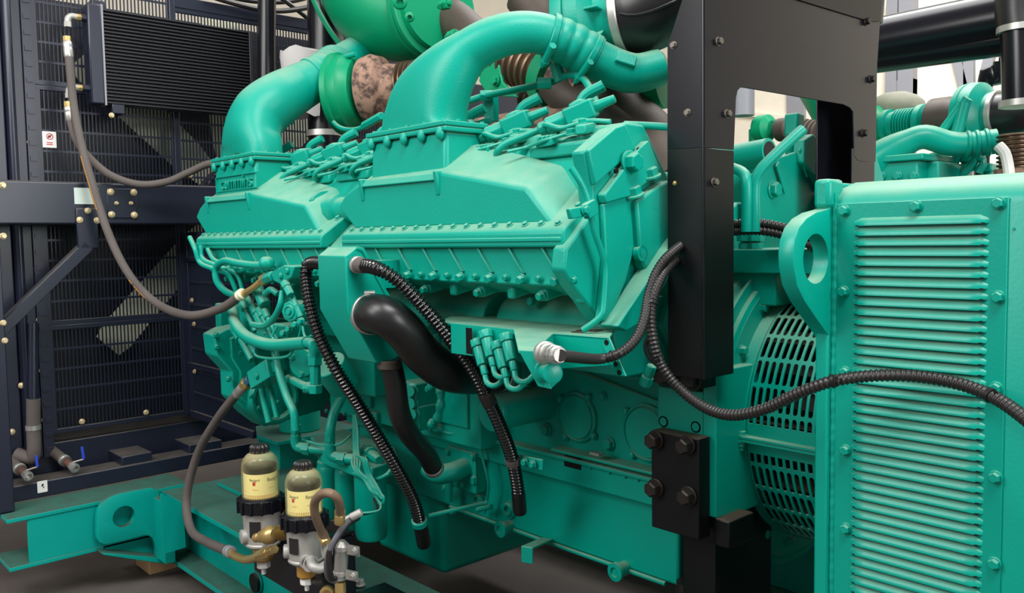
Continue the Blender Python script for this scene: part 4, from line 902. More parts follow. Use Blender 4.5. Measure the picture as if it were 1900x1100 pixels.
# left corrugated hose
R2 = SZ(13, A(600, 600, Y=1.15))
hp = [A(592, 492, X=jl+.01)+V((0, .05, 0))]+PX((578, 488, 'Y', 1.16), (568, 508, 'Y', 1.15), (574, 560, 'Y', 1.14), (592, 622, 'Y', 1.15), (625, 688, 'Y', 1.18), (668, 755, 'Y', 1.24), (708, 820, 'Y', 1.30), (744, 882, 'Y', 1.36), (768, 930, 'Y', 1.41), (780, 975, 'Y', 1.45), (787, 1012, 'Y', 1.48))
t, path = corr('corrugated_hose', 'glossy black corrugated hose coming from behind the box and ending before the sump', hp, R2, .0105, SHINY, 'glossy corrugated hoses', .26)
n = len(path); sleeve(t, path, int(n*.925), None, R2*1.12, RUBBER)
q = path[int(n*.90)]; m = MB(); m.lathe(q, (path[-1]-q), [(R2*1.05, 0), (R2*1.25, .003), (R2*1.25, .02), (R2*1.05, .023)], 20); m.build('green_clamp', GREEN, t); m = MB(); m.cyl(q+V((.02, .02, .01)), q+V((.12, .16, .04)), .006, seg=8); m.build('clamp_strap', GREEN, t)
# thick rubber hose
rr = SZ(37, A(760, 630, X=-1.70))
tp = [A(682, 580, X=jx+.0)]+PX((712, 585, 'X', -1.72), (748, 612, 'X', -1.70), (786, 658, 'X', -1.70), (830, 690, 'X', -1.70), (880, 697, 'X', -1.72), (930, 692, 'X', -1.75))
tp[0] = A(684, 583, X=jx-.002)
t, path = hose('breather_hose', 'fat brown black rubber hose bending from the box side to the engine block', tp, rr, RUBBER, seg=32, step=.012)
d = (path[2]-path[0]).normalized(); m = MB(); m.lathe(path[0]-d*.001, d, [(rr*1.0, 0), (rr*1.05, .002), (rr*1.05, .016), (rr*1.0, .018)], 36); m.build('hose_clamp', STEEL, t)
q = path[0]+d*.008+Z1*rr*1.08; m = MB(); m.cyl(q-rt*.012, q+rt*.014, .006, seg=8); m.build('clamp_screw', STEEL, t)
d = (path[-1]-path[-3]).normalized(); m = MB(); m.lathe(path[-1]-d*.02, d, [(rr*1.0, 0), (rr*1.06, .002), (rr*1.06, .018), (rr*1.0, .02)], 36); m.build('hose_clamp', STEEL, t)
r2 = SZ(21, A(740, 740, X=-1.75))
t, path = hose('drain_hose', 'bent black rubber hose dropping from the box bottom to the water elbow', [A(723, 668, X=-1.80)]+PX((733, 710, 'X', -1.80), (741, 765, 'X', -1.81), (760, 806, 'X', -1.84), (788, 838, 'X', -1.90), (806, 870, 'X', -1.96)), r2, RUBBER, seg=26, step=.012)
d = (path[-1]-path[-3]).normalized(); m = MB(); m.lathe(path[-1]-d*.025, d, [(r2*1.0, 0), (r2*1.07, .002), (r2*1.07, .02), (r2, .022)], 30); m.build('hose_clamp', STEEL, t)
m = MB(); m.lathe(path[0], V((0, 0, -1)), [(r2*1.0, 0), (r2*1.1, .003), (r2*1.1, .02), (r2, .022)], 30); m.build('clamp_band', DKRUST, t)
# ================================================================== connector shelf
zs_ = A(1000, 600, Y=1.38).z
sh = thing('connector_shelf', 'green folded shelf with dusty top carrying plug connectors below the cylinder bank', 'bracket', A(960, 640, Z=zs_))
Q = lambda x, y: A(800+x/5, 540+y/5, Z=zs_)
top = [Q(*p) for p in ((130, 255), (260, 195), (1730, 322), (1650, 432), (1130, 392), (950, 555), (808, 548), (765, 352), (235, 300), (130, 290))]
m = MB(); m.prism(top, (0, 0, -.006)); m.build('shelf_top', GREEN, sh, bevel=.0015)
fl_ = [Q(-400, 220), Q(235, 300), Q(768, 352)]
m = MB(); a, b = Q(180, 296), Q(768, 352); m.prism([a, b, b+Z1*-.072, a+Z1*-.072], (0, .005, 0)); m.build('front_lip', GREEN, sh, bevel=.001)
m = MB(); q = Q(355, 320)+V((0, -.002, -.035)); m.obox(q, V((.010, 0, 0)), Y1*.001, Z1*.03); m.build('lip_slot', BLACK, sh, label='dark upright slot')
# deep folded pocket carrying the round connectors
a, b, c_ = Q(808, 548), Q(950, 555), Q(1130, 392)
def down(p, d): return p-Z1*d
zb_ = A(1022, 722, Y=(a.y+c_.y)/2).z
bx = A(800+1110/5, 540+915/5, Y=b.y+.01)
ab, bb_, cb_ = A(998, 717, Y=a.y+.012), A(1022, 722, Y=b.y+.010), A(1036, 709, Y=c_.y-.004)
m = MB(); m.prism([a, b, bb_, ab], (.0, .004, 0)); m.build('pocket_front', GREEN, sh, bevel=.001)
m = MB(); m.prism([b, c_, cb_, bb_], (-.004, .002, 0)); m.build('pocket_side', GREEN, sh, bevel=.001)
a2, b2 = Q(1130, 392), Q(1650, 432)
m = MB(); m.prism([a2, b2, b2-Z1*.055, a2-Z1*.075], (0, .004, 0)); m.build('side_apron', GREEN, sh, bevel=.001)
m = MB(); q0 = Q(1650, 432); d_ = (A(1161, 698, Y=q0.y-.01)-q0); m.prism([q0+V((-.028, 0, 0)), q0, q0+d_, q0+d_+V((-.026, 0, 0))], (0, .004, 0)); m.build('hanging_strap', GREEN, sh, bevel=.001)
for f in (.14, .42, .70, .92):
    q = q0+d_*f+V((-.012, -.0015, 0)); m = MB(); m.cyl(q, q+Y1*.002, .0055, seg=12); m.build('strap_hole', BLACK, sh)
for (x, y) in ((1370, 380), (1525, 365)):
    q = Q(x, y)+Z1*.0008; m = MB(); m.cyl(q-Z1*.002, q, .017, seg=20); m.build('cable_hole', BLACK, sh)
m = MB(); q = Q(1450, 372); m.obox(q+Z1*.001, V((.022, .006, 0)), V((-.002, .008, 0)), Z1*.0008); m.build('cable_hole', BLACK, sh)
for (x, y) in ((1745, 255),):
    p_, r__ = A(1131, 606, Y=1.36), A(1158, 583, Y=1.42); m = MB(); m.obox((p_+r__)/2, (r__-p_)/2, X1*.014, Z1*.003); m.build('rear_strap', GREEN, sh, bevel=.001)
lipy = Q(500, 325).y-.016
for i, (x, y) in enumerate(((884, 630), (899, 614), (922, 634), (937, 620))):
    q = A(x, y, Y=lipy); d = V((.45, -.10, -.88)).normalized()
    m = MB(); m.cyl(q, q+d*.018, .0165, seg=8); m.cyl(q+d*.018, q+d*.062, .0135, seg=8); m.cyl(q+d*.062, q+d*.085, .009, seg=8); cn = m.build('plug_connector', GREEN, sh, bevel=.002)
    m = MB(); m.tube(spline([q+d*.08, q+d*.105, q+d*.115+V((.015, .01, .005)), q+d*.10+V((.03, .03, .01))], .008), .0065, 8); m.build('plug_cable', GREEN, sh)
# silver connector and its conduit
cA = A(1012, 655, Y=b.y+.01); cd = (A(1064, 663, Y=b.y-.05)-cA).normalized()
hc = thing('harness_conduit', 'black corrugated harness conduit with a silver connector plugged in the green shelf', 'conduit', cA, 'black corrugated conduits')
m = MB(); m.lathe(cA-cd*.005, cd, [(.021, 0), (.021, .010), (.0185, .012), (.0185, .026), (.016, .028), (.0165, .046)], 28); m.build('silver_connector', STEEL, hc)
m = MB(); m.lathe(cA+cd*.042, cd, [(.0165, 0), (.0165, .006), (.013, .008), (.016, .010), (.016, .022), (.013, .024), (.012, .036)], 10); m.build('backshell', STEEL, hc)
def addcorr(t, pts, r, pitch, mat=CONDUIT, depth=.2):
    path = spline(pts, pitch/6); m = MB(); m.tube(path, ribbed(r, pitch, depth), 16); m.build('corrugated_tube', mat, t, ang=75); return path
e = cA+cd*.08
rc = SZ(10.5, A(1150, 650, Y=1.2))
pc = addcorr(hc, [e]+PX((1110, 666, 'Y', 1.22), (1150, 655, 'Y', 1.25), (1180, 628, 'Y', 1.29), (1196, 590, 'Y', 1.33), (1203, 550, 'Y', 1.37), (1218, 505, 'Y', 1.41), (1245, 470, 'Y', 1.46), (1300, 430, 'Y', 1.60)), rc, .0075)
m = MB(); gA = A(1012, 690, Y=b.y+.015); gd = (A(1050, 697, Y=b.y-.03)-gA).normalized(); m.lathe(gA, gd, [(.022, 0), (.022, .008), (.0165, .010), (.0165, .032), (.018, .033), (.018, .040), (.014, .042)], 24); m.build('capped_connector', GREEN, sh, label='round capped green connector')
h2 = thing('harness_conduit', 'long black corrugated conduit draping from the post across the louvred alternator side', 'conduit', A(1210, 600, Y=1.38), 'black corrugated conduits')
rb_ = SZ(12, A(1500, 720, Y=1.36))
pc2 = addcorr(h2, PX((1310, 445, 'Y', 1.66), (1250, 485, 'Y', 1.49), (1222, 525, 'Y', 1.40), (1208, 575, 'Y', 1.36), (1212, 630, 'Y', 1.35), (1228, 680, 'Y', 1.36), (1262, 722, 'Y', 1.38), (1310, 757, 'Y', 1.38), (1360, 770, 'Y', 1.37), (1420, 758, 'Y', 1.37), (1480, 730, 'Y', 1.37), (1545, 707, 'Y', 1.38), (1620, 697, 'Y', 1.42), (1700, 698, 'Y', 1.44), (1780, 712, 'Y', 1.44), (1850, 740, 'Y', 1.42), (1920, 790, 'Y', 1.38), (1990, 850, 'Y', 1.34)), rb_, .0082)
def tie(t, q, d, r):
    m = MB(); m.lathe(q-d*.003, d, [(r*1.02, 0), (r*1.1, .001), (r*1.1, .006), (r*1.02, .007)], 18); m.obox(q-fw*r*1.1+up*r*.4, d*.004, up*.004, fw*.004); return m.build('cable_tie', RUBBER, t)
for (x, y) in ((1210, 562), (1228, 662), (1545, 707), (1838, 730)):
    i = min(range(3, len(pc2)-3), key=lambda k: (pc2[k].normalized()-ray(x, y).normalized()).length); tie(h2, pc2[i], (pc2[i+2]-pc2[i-2]).normalized(), rb_)
m = MB(); m.tube(spline(PX((1206, 625, 'Y', 1.36), (1198, 640, 'Y', 1.36), (1205, 662, 'Y', 1.36), (1222, 678, 'Y', 1.37), (1238, 692, 'Y', 1.38)), .008), .0055, 10); m.build('loose_lead', RUBBER, h2)
q0, q1 = A(1210, 678, Y=1.38), A(1196, 715, Y=1.38); m = MB(); m.cyl(q0, q0.lerp(q1, .55), .011, seg=8); m.cyl(q0.lerp(q1, .55), q1, .0135, seg=8); m.build('green_plug', GREEN, h2, bevel=.002)
q = A(1040, 707, Y=1.2)
# ================================================================== fuel system on the front corner
fp = thing('fuel_pump', 'green fuel pump cluster with plungers, pipes and a round end cap at the front corner', 'pump', A(520, 700, Y=1.305))
def O(c, ax, L, ay, W, az, T): m = MB(); m.obox(c, V(ax)*L, V(ay)*W, V(az)*T); return m
def frame3(d): d = V(d).normalized(); s = d.cross(Z1).normalized(); return d, s, s.cross(d)
# upper fuel block
c = A(527, 508, Y=1.235)
m = MB(); m.prism([A(x, y, Y=1.215) for x, y in ((500, 506), (526, 492), (546, 494), (540, 515), (520, 528), (508, 522))], (0, .075, 0)); m.build('upper_fuel_block', GREEN, fp, bevel=.004)
bolt(fp, A(521, 512, Y=1.213), (0, -1, 0), .010, GREEN, h=.4); bolt(fp, A(533, 503, Y=1.213), (0, -1, 0), .010, GREEN, h=.4)
q = PX((492, 518, 'Y', 1.233), (508, 512, 'Y', 1.225)); m = MB(); m.cyl(q[0], q[1], .017, seg=6); m.build('blue_adaptor', GREEN, fp, bevel=.002)
def fpipe(nm, pts, r, mat=GREEN, seg=12): m = MB(); m.tube(spline(PX(*pts), .01), r, seg); return m.build(nm, mat, fp)
fpipe('upper_hose', ((497, 492, 'Y', 1.235), (470, 492, 'Y', 1.225), (440, 488, 'Y', 1.215), (418, 484, 'Y', 1.215), (402, 495, 'Y', 1.215), (402, 520, 'Y', 1.215), (418, 540, 'Y', 1.235), (445, 552, 'Y', 1.275)), .0118)
q = A(495, 488, Y=1.225); m = MB(); m.sphere(q, .024, 16, (1, 1, .9)); m.build('banjo', GREEN, fp)
fpipe('return_pipe', ((352, 440, 'Y', 1.195), (362, 462, 'Y', 1.195), (372, 488, 'Y', 1.205), (400, 500, 'Y', 1.215), (425, 512, 'Y', 1.255), (440, 545, 'Y', 1.275)), .0085)
fpipe('return_pipe', ((372, 455, 'Y', 1.215), (376, 480, 'Y', 1.215), (405, 494, 'Y', 1.235), (440, 510, 'Y', 1.275), (452, 545, 'Y', 1.285)), .0085)
fpipe('return_pipe', ((385, 462, 'Y', 1.235), (395, 480, 'Y', 1.235), (410, 488, 'Y', 1.245)), .0075)
# plungers in a slanting row
for i, (x, y) in enumerate(((452, 560), (462, 552), (472, 566), (484, 572), (494, 575))):
    q0, q1 = A(x-4, y, Y=1.255), A(x+22, y+55, Y=1.255)
    m = MB(); m.cyl(q0, q0.lerp(q1, .28), .012, seg=8); m.cyl(q0.lerp(q1, .28), q1, .0085, seg=10); m.build('plunger_pipe', GREEN, fp, bevel=.0015)
q0, q1 = A(480, 540, Y=1.255), A(492, 566, Y=1.255); m = MB(); m.cyl(q0, q1, .020, seg=10); m.sphere(q0, .021, 12); m.build('pressure_valve', GREEN, fp, bevel=.003)
fpipe('curved_pipe', ((524, 540, 'Y', 1.215), (520, 565, 'Y', 1.205), (508, 590, 'Y', 1.205), (490, 604, 'Y', 1.215), (468, 602, 'Y', 1.235)), .0095)
fpipe('curved_pipe', ((492, 545, 'Y', 1.235), (503, 537, 'Y', 1.235), (515, 545, 'Y', 1.245)), .010)
q0, q1 = A(528, 524, Y=1.215), A(540, 548, Y=1.215); m = MB(); m.cyl(q0, q0.lerp(q1, .4), .015, seg=6); m.cyl(q0.lerp(q1, .4), q1, .013, seg=6); m.build('pipe_union', GREEN, fp, bevel=.002)
fpipe('straight_pipe', ((538, 544, 'Y', 1.225), (548, 565, 'Y', 1.230), (558, 588, 'Y', 1.235)), .010)
# actuator with octagonal end
c = A(537, 578, Y=1.215); d = V((.35, -.93, .03)).normalized(); r = SZ(21, c)
m = MB(); m.lathe(c+d*.0-d*.09, d, [(r, 0), (r, .085), (r*.9, .09)], 8); m.build('actuator_body', GREEN, fp, bevel=.004)
m = MB(); m.lathe(c-d*.002, d, [(r*.60, 0), (r*.60, .006), (r*.45, .007), (r*.45, .004), (r*.25, .004), (r*.25, .010), (r*.1, .010)], 28); m.build('actuator_plug', GREEN, fp)
# pump body blocks
for (x, y, w_, h_, Y) in ((545, 612, 34, 22, 1.300), (500, 622, 30, 26, 1.320), (470, 588, 30, 40, 1.350), (556, 545, 30, 36, 1.340), (425, 585, 14, 40, 1.50)):
    q = A(x, y, Y=Y); m = MB(); m.obox(q, X1*SZ(w_, q)*.8, Y1*.05, Z1*SZ(h_, q)*.6); m.build('pump_body', CAST, fp, bevel=.008)
for (x, y) in ((538, 610), (550, 602), (528, 618), (560, 596), (576, 580)): q = A(x, y, Y=1.230); bolt(fp, q, (0.3, -1, 0.1), .012, GREEN, h=.9)
c = A(494, 618, Y=1.255); m = MB(); m.lathe(c, V((.5, -.85, .1)), [(.036, -.05), (.036, 0), (.033, .004)], 28); m.build('small_cap', GREEN, fp)
c = A(560, 673, Y=1.275); r = SZ(27, c); dd = V((.45, -.89, .0)).normalized(); m = MB(); m.lathe(c-dd*.1, dd, [(r*1.2, 0), (r*1.2, .02), (r*1.14, .024), (r*1.14, .07), (r, .074), (r, .10), (r*.96, .104)], 40); cp = m.build('gear_pump_cap', GREEN, fp)
for a in (30, 150, 270): 
    sx_ = dd.cross(Z1).normalized(); bolt(cp, c+(sx_*math.cos(math.radians(a))+Z1*math.sin(math.radians(a)))*r*.8+dd*.004, dd, .012, GREEN)
# big low hose with elbow
fpipe('supply_hose', ((432, 575, 'Y', 1.255), (436, 598, 'Y', 1.225), (452, 620, 'Y', 1.205), (478, 634, 'Y', 1.195), (510, 640, 'Y', 1.195), (545, 638, 'Y', 1.195), (570, 636, 'Y', 1.195)), .0185, seg=18)
fpipe('supply_elbow', ((570, 636, 'Y', 1.195), (580, 638, 'Y', 1.195), (584, 650, 'Y', 1.200), (584, 668, 'Y', 1.205)), .0155, seg=16)
q = A(584, 664, Y=1.205); m = MB(); m.cyl(q+Z1*.012, q-Z1*.02, .022, seg=6); m.cyl(q-Z1*.02, q-Z1*.075, .016, seg=8); m.cyl(q-Z1*.075, q-Z1*.10, .021, seg=6); m.build('supply_union', GREEN, fp, bevel=.002)
fpipe('lower_elbow', ((585, 700, 'Y', 1.205), (585, 715, 'Y', 1.205), (578, 721, 'Y', 1.215), (560, 714, 'Y', 1.235), (535, 702, 'Y', 1.275)), .013, seg=14)
q = A(571, 719, Y=1.220); m = MB(); m.cyl(q+rt*.012, q-rt*.012, .017, seg=8); m.build('union_ring', GREEN, fp, bevel=.001)
q0, q1 = A(610, 675, Y=1.295), A(640, 715, Y=1.355); m = MB(); m.cyl(q0, q1, .05, seg=28); m.build('filter_neck', CAST, fp, bevel=.004)
# wires around the pump
for pts in (((475, 640, 'Y', 1.200), (472, 655, 'Y', 1.195), (480, 662, 'Y', 1.195), (505, 665, 'Y', 1.195), (535, 660, 'Y', 1.195), (545, 645, 'Y', 1.205)), ((515, 605, 'Y', 1.215), (505, 625, 'Y', 1.205), (520, 640, 'Y', 1.215)), ((560, 595, 'Y', 1.235), (566, 625, 'Y', 1.225), (580, 622, 'Y', 1.225), (590, 618, 'Y', 1.235)), ((560, 598, 'Y', 1.235), (556, 622, 'Y', 1.235), (548, 640, 'Y', 1.235))): fpipe('wiring', pts, .0042, seg=8)
# struts in front of the gear housing
for (x0, y0, x1, y1, r) in ((438, 612, 468, 668, .012), (460, 628, 474, 655, .011), (508, 640, 522, 695, .010)):
    q0, q1 = A(x0, y0, Y=1.255), A(x1, y1, Y=1.255); m = MB(); m.cyl(q0, q0.lerp(q1, .3), r*1.5, seg=8); m.cyl(q0.lerp(q1, .3), q1, r, seg=12); m.sphere(q0, r*1.7, 10); m.build('link_rod', GREEN, fp, bevel=.001)
# lower fuel block feeding the thick grey hose
lb_ = thing('fuel_block', 'tilted green fuel block where the thick grey hose is screwed in', 'block', A(500, 700, Y=1.255))
c = A(496, 693, Y=1.265); d = (A(525, 672, Y=1.275)-A(470, 708, Y=1.255)).normalized(); s = d.cross(Y1).normalized()
m = MB(); m.obox(c, d*.062, s*.030, d.cross(s)*.034); m.build('block_body', GREEN, lb_, bevel=.003); bolt(lb_, c+V((0, -.036, -.005)), (0, -1, 0), .010, GREEN, h=.4); m = MB(); m.obox(c+d*.075, d*.012, s*.018, Y1*.02); m.build('block_tab', GREEN, lb_, bevel=.003)
def lp(pts, r): m = MB(); m.tube(spline(PX(*pts), .01), r, 14); return m.build('drop_pipe', GREEN, lb_)
lp(((484, 712, 'Y', 1.275), (490, 745, 'Y', 1.275), (499, 784, 'Y', 1.275)), .0105); lp(((497, 706, 'Y', 1.295), (505, 735, 'Y', 1.295), (514, 775, 'Y', 1.295)), .009)
lp(((508, 640, 'Y', 1.235), (518, 690, 'Y', 1.225), (532, 735, 'Y', 1.225), (545, 765, 'Y', 1.225), (548, 798, 'Y', 1.225)), .0125)
# ================================================================== green spin on filters
ff = thing('filter_head', 'dusty green filter head plate with pipe unions above the canister filters', 'filter head', A(640, 820, Y=1.5))
q = A(630, 815, Y=1.52); m = MB(); m.prism([A(x, y, Z=q.z) for x, y in ((575, 810), (640, 795), (735, 830), (740, 850), (690, 868), (600, 835))], (0, 0, -.05)); m.build('head_plate', CAST, ff, bevel=.006)
for (x, y, Y) in ((549, 818, 1.37), (613, 835, 1.37)):
    q = A(x, y, Y=Y); m = MB(); m.cyl(q+Z1*.055, q+Z1*.03, .019, seg=6); m.cyl(q+Z1*.03, q+Z1*.005, .016, seg=8); m.tube(spline([q+Z1*.02, q-Z1*.004, q+V((.008, .004, -.018)), q+V((.035, .015, -.022))], .006), .018, 14); m.cyl(q+V((.03, .013, -.022)), q+V((.055, .024, -.022)), .021, seg=6); m.cyl(q+V((.05, .022, -.022)), q+V((.12, .06, -.022)), .017, seg=14); m.build('union_elbow', GREEN, ff, bevel=.002)
m = MB(); m.tube(spline(PX((640, 700, 'Y', 1.46), (634, 735, 'Y', 1.42), (620, 765, 'Y', 1.39), (613, 795, 'Y', 1.37), (613, 812, 'Y', 1.37)), .01), .0155, 16); m.build('filter_hose', GREEN, ff)
q = A(665, 862, Y=1.38); dd = V((.80, -.2, -.25)).normalized(); q0 = A(680, 838, Y=1.45); m = MB(); m.lathe(q0, (A(722, 866, Y=1.42)-q0), [(.026, 0), (.026, .012), (.020, .014), (.020, .024), (.024, .026), (.024, .038), (.017, .04), (.019, .05), (.017, .06), (.019, .07), (.015, .08), (.013, .10)], 10); m.build('plug_stack', GREEN, ff)
lab = ('green canister filter farthest left, partly behind the water separator', 'middle green canister filter of the three below the filter head', 'green canister filter at the right, wire bundle tied on it')
for i, (xc, yt, yb, Y, rpx) in enumerate(((612, 862, 960, 1.58, 22), (648, 868, 985, 1.53, 24), (690, 872, 1000, 1.46, 30))):
    a, b = A(xc, yt, Y=Y), A(xc, yb, Y=Y); r = SZ(rpx, a); L = a.z-b.z
    t = thing('canister_filter', lab[i], 'filter', b, 'green canister filters')
    m = MB(); m.lathe(b, Z1, [(r*.55, .004), (r*.6, 0), (r*.9, .006), (r, .02), (r, L-.02), (r*.97, L-.008), (r*.88, L)], 36); m.build('canister', GREEN, t)
    m = MB(); m.lathe(b+Z1*L, Z1, [(r*.92, -.004), (r*.92, .012), (r*.8, .016), (r*.8, .05)], 36); m.build('neck_ring', GREEN, t)
t = thing('wire_bundle', 'coiled green sprayed wires tied on the right canister filter', 'cable', A(690, 900, Y=1.38))
def wb(pts, r, mat=GREEN): m = MB(); m.tube(spline(PX(*pts), .006), r, 8); return m.build('wire', mat, t)
for k in range(4):
    o = k*2.6
    wb(((656+o*.4, 770, 'Y', 1.44), (656+o, 800, 'Y', 1.42), (657+o, 838, 'Y', 1.40), (653+o*2, 858, 'Y', 1.37), (660+o, 875, 'Y', 1.36), (676+o, 890, 'Y', 1.36), (690+o, 912, 'Y', 1.36), (705+o*.6, 918+o, 'Y', 1.36)), .0042)
    wb(((662+o, 845+o, 'Y', 1.37), (672+o, 852, 'Y', 1.36), (680+o, 880, 'Y', 1.36), (694+o, 905, 'Y', 1.36), (712, 922+o, 'Y', 1.36), (708-o, 935, 'Y', 1.36), (694+o, 918, 'Y', 1.37)), .0036)
wb(((694, 925, 'Y', 1.36), (700, 945, 'Y', 1.34), (684, 952, 'Y', 1.32), (666, 955, 'Y', 1.30)), .0036, CONDUIT)
wb(((706, 932, 'Y', 1.36), (705, 945, 'Y', 1.34), (690, 950, 'Y', 1.32), (668, 952, 'Y', 1.30)), .003)
wb(((560, 816, 'Y', 1.36), (575, 820, 'Y', 1.38), (600, 826, 'Y', 1.38), (630, 824, 'Y', 1.38), (650, 808, 'Y', 1.42)), .004)
wb(((655, 878, 'Y', 1.40), (690, 890, 'Y', 1.38), (715, 882, 'Y', 1.39), (728, 868, 'Y', 1.42)), .0055)
# blocks between the filters and the middle hoses
mb = thing('sensor_harness', 'green sprayed sensor sockets with fuzzy wrapped cable right of the drain hose', 'cable', A(800, 780, Y=1.5))
for (x, y) in ((787, 728), (790, 770)):
    q = A(x, y, Y=1.56); m = MB(); m.obox(q-rt*.01, X1*.04, Y1*.05, Z1*.038); m.build('socket_block', CAST, mb, bevel=.006)
    for dz in (.014, -.024):
        p_ = q+V((.012, -.05, dz)); m = MB(); m.lathe(p_, V((.5, -.85, .1)), [(.022, 0), (.022, .012), (.017, .014), (.017, .03)], 18); m.build('socket', GREEN, mb)
m = MB(); m.tube(spline(PX((795, 722, 'Y', 1.50), (812, 712, 'Y', 1.48), (818, 740, 'Y', 1.47), (812, 775, 'Y', 1.47), (800, 790, 'Y', 1.48), (822, 795, 'Y', 1.50)), .006), lambda s: .012*(1+.18*math.sin(s*900)+.12*math.sin(s*510)), 12); m.build('wrapped_cable', GREEN, mb)
q0, q1 = A(818, 715, Y=1.60), A(872, 795, Y=1.60); m = MB(); m.box(q0.x, q1.x, 1.59, 1.70, q1.z, q0.z); m.build('oil_cooler_box', GREEN, mb, bevel=.004)
for i, (x, y) in enumerate(((690, 735), (702, 775), (690, 705), (745, 700), (752, 752), (760, 725))):
    q = A(x, y, Y=1.62); m = MB(); m.obox(q, X1*.045, Y1*.04, Z1*.03); m.build('valve_block', CAST, mb, bevel=.008)
for (x, y, Y, r, h_) in ((770, 560, 1.50, .03, .05), (740, 590, 1.52, .035, .06)):
    pass
# diagonal casting bracket behind the glossy hose and sundry pipes in the dark gap
gb = thing('casting_bracket', 'slanting green casting bracket between the shelf and the cylinder bank', 'bracket', A(860, 570, Y=1.46))
m = MB(); m.prism([A(x, y, Y=1.43) for x, y in ((826, 578), (866, 556), (880, 558), (890, 580), (884, 582), (872, 566), (834, 588))], (0, .05, 0)); m.build('bracket_arm', CAST, gb, bevel=.005)
m = MB(); m.cyl(A(720, 600, Y=1.50), A(800, 555, Y=1.50), .035, seg=20); m.build('cross_tube', CAST, gb)
for (x, y) in ((800, 605), (808, 622)): q = A(x, y, Y=1.40); m = MB(); m.cyl(q, q+V((.02, -.01, -.05)), .014, seg=8); m.build('hanging_plug', GREEN, gb, bevel=.002)
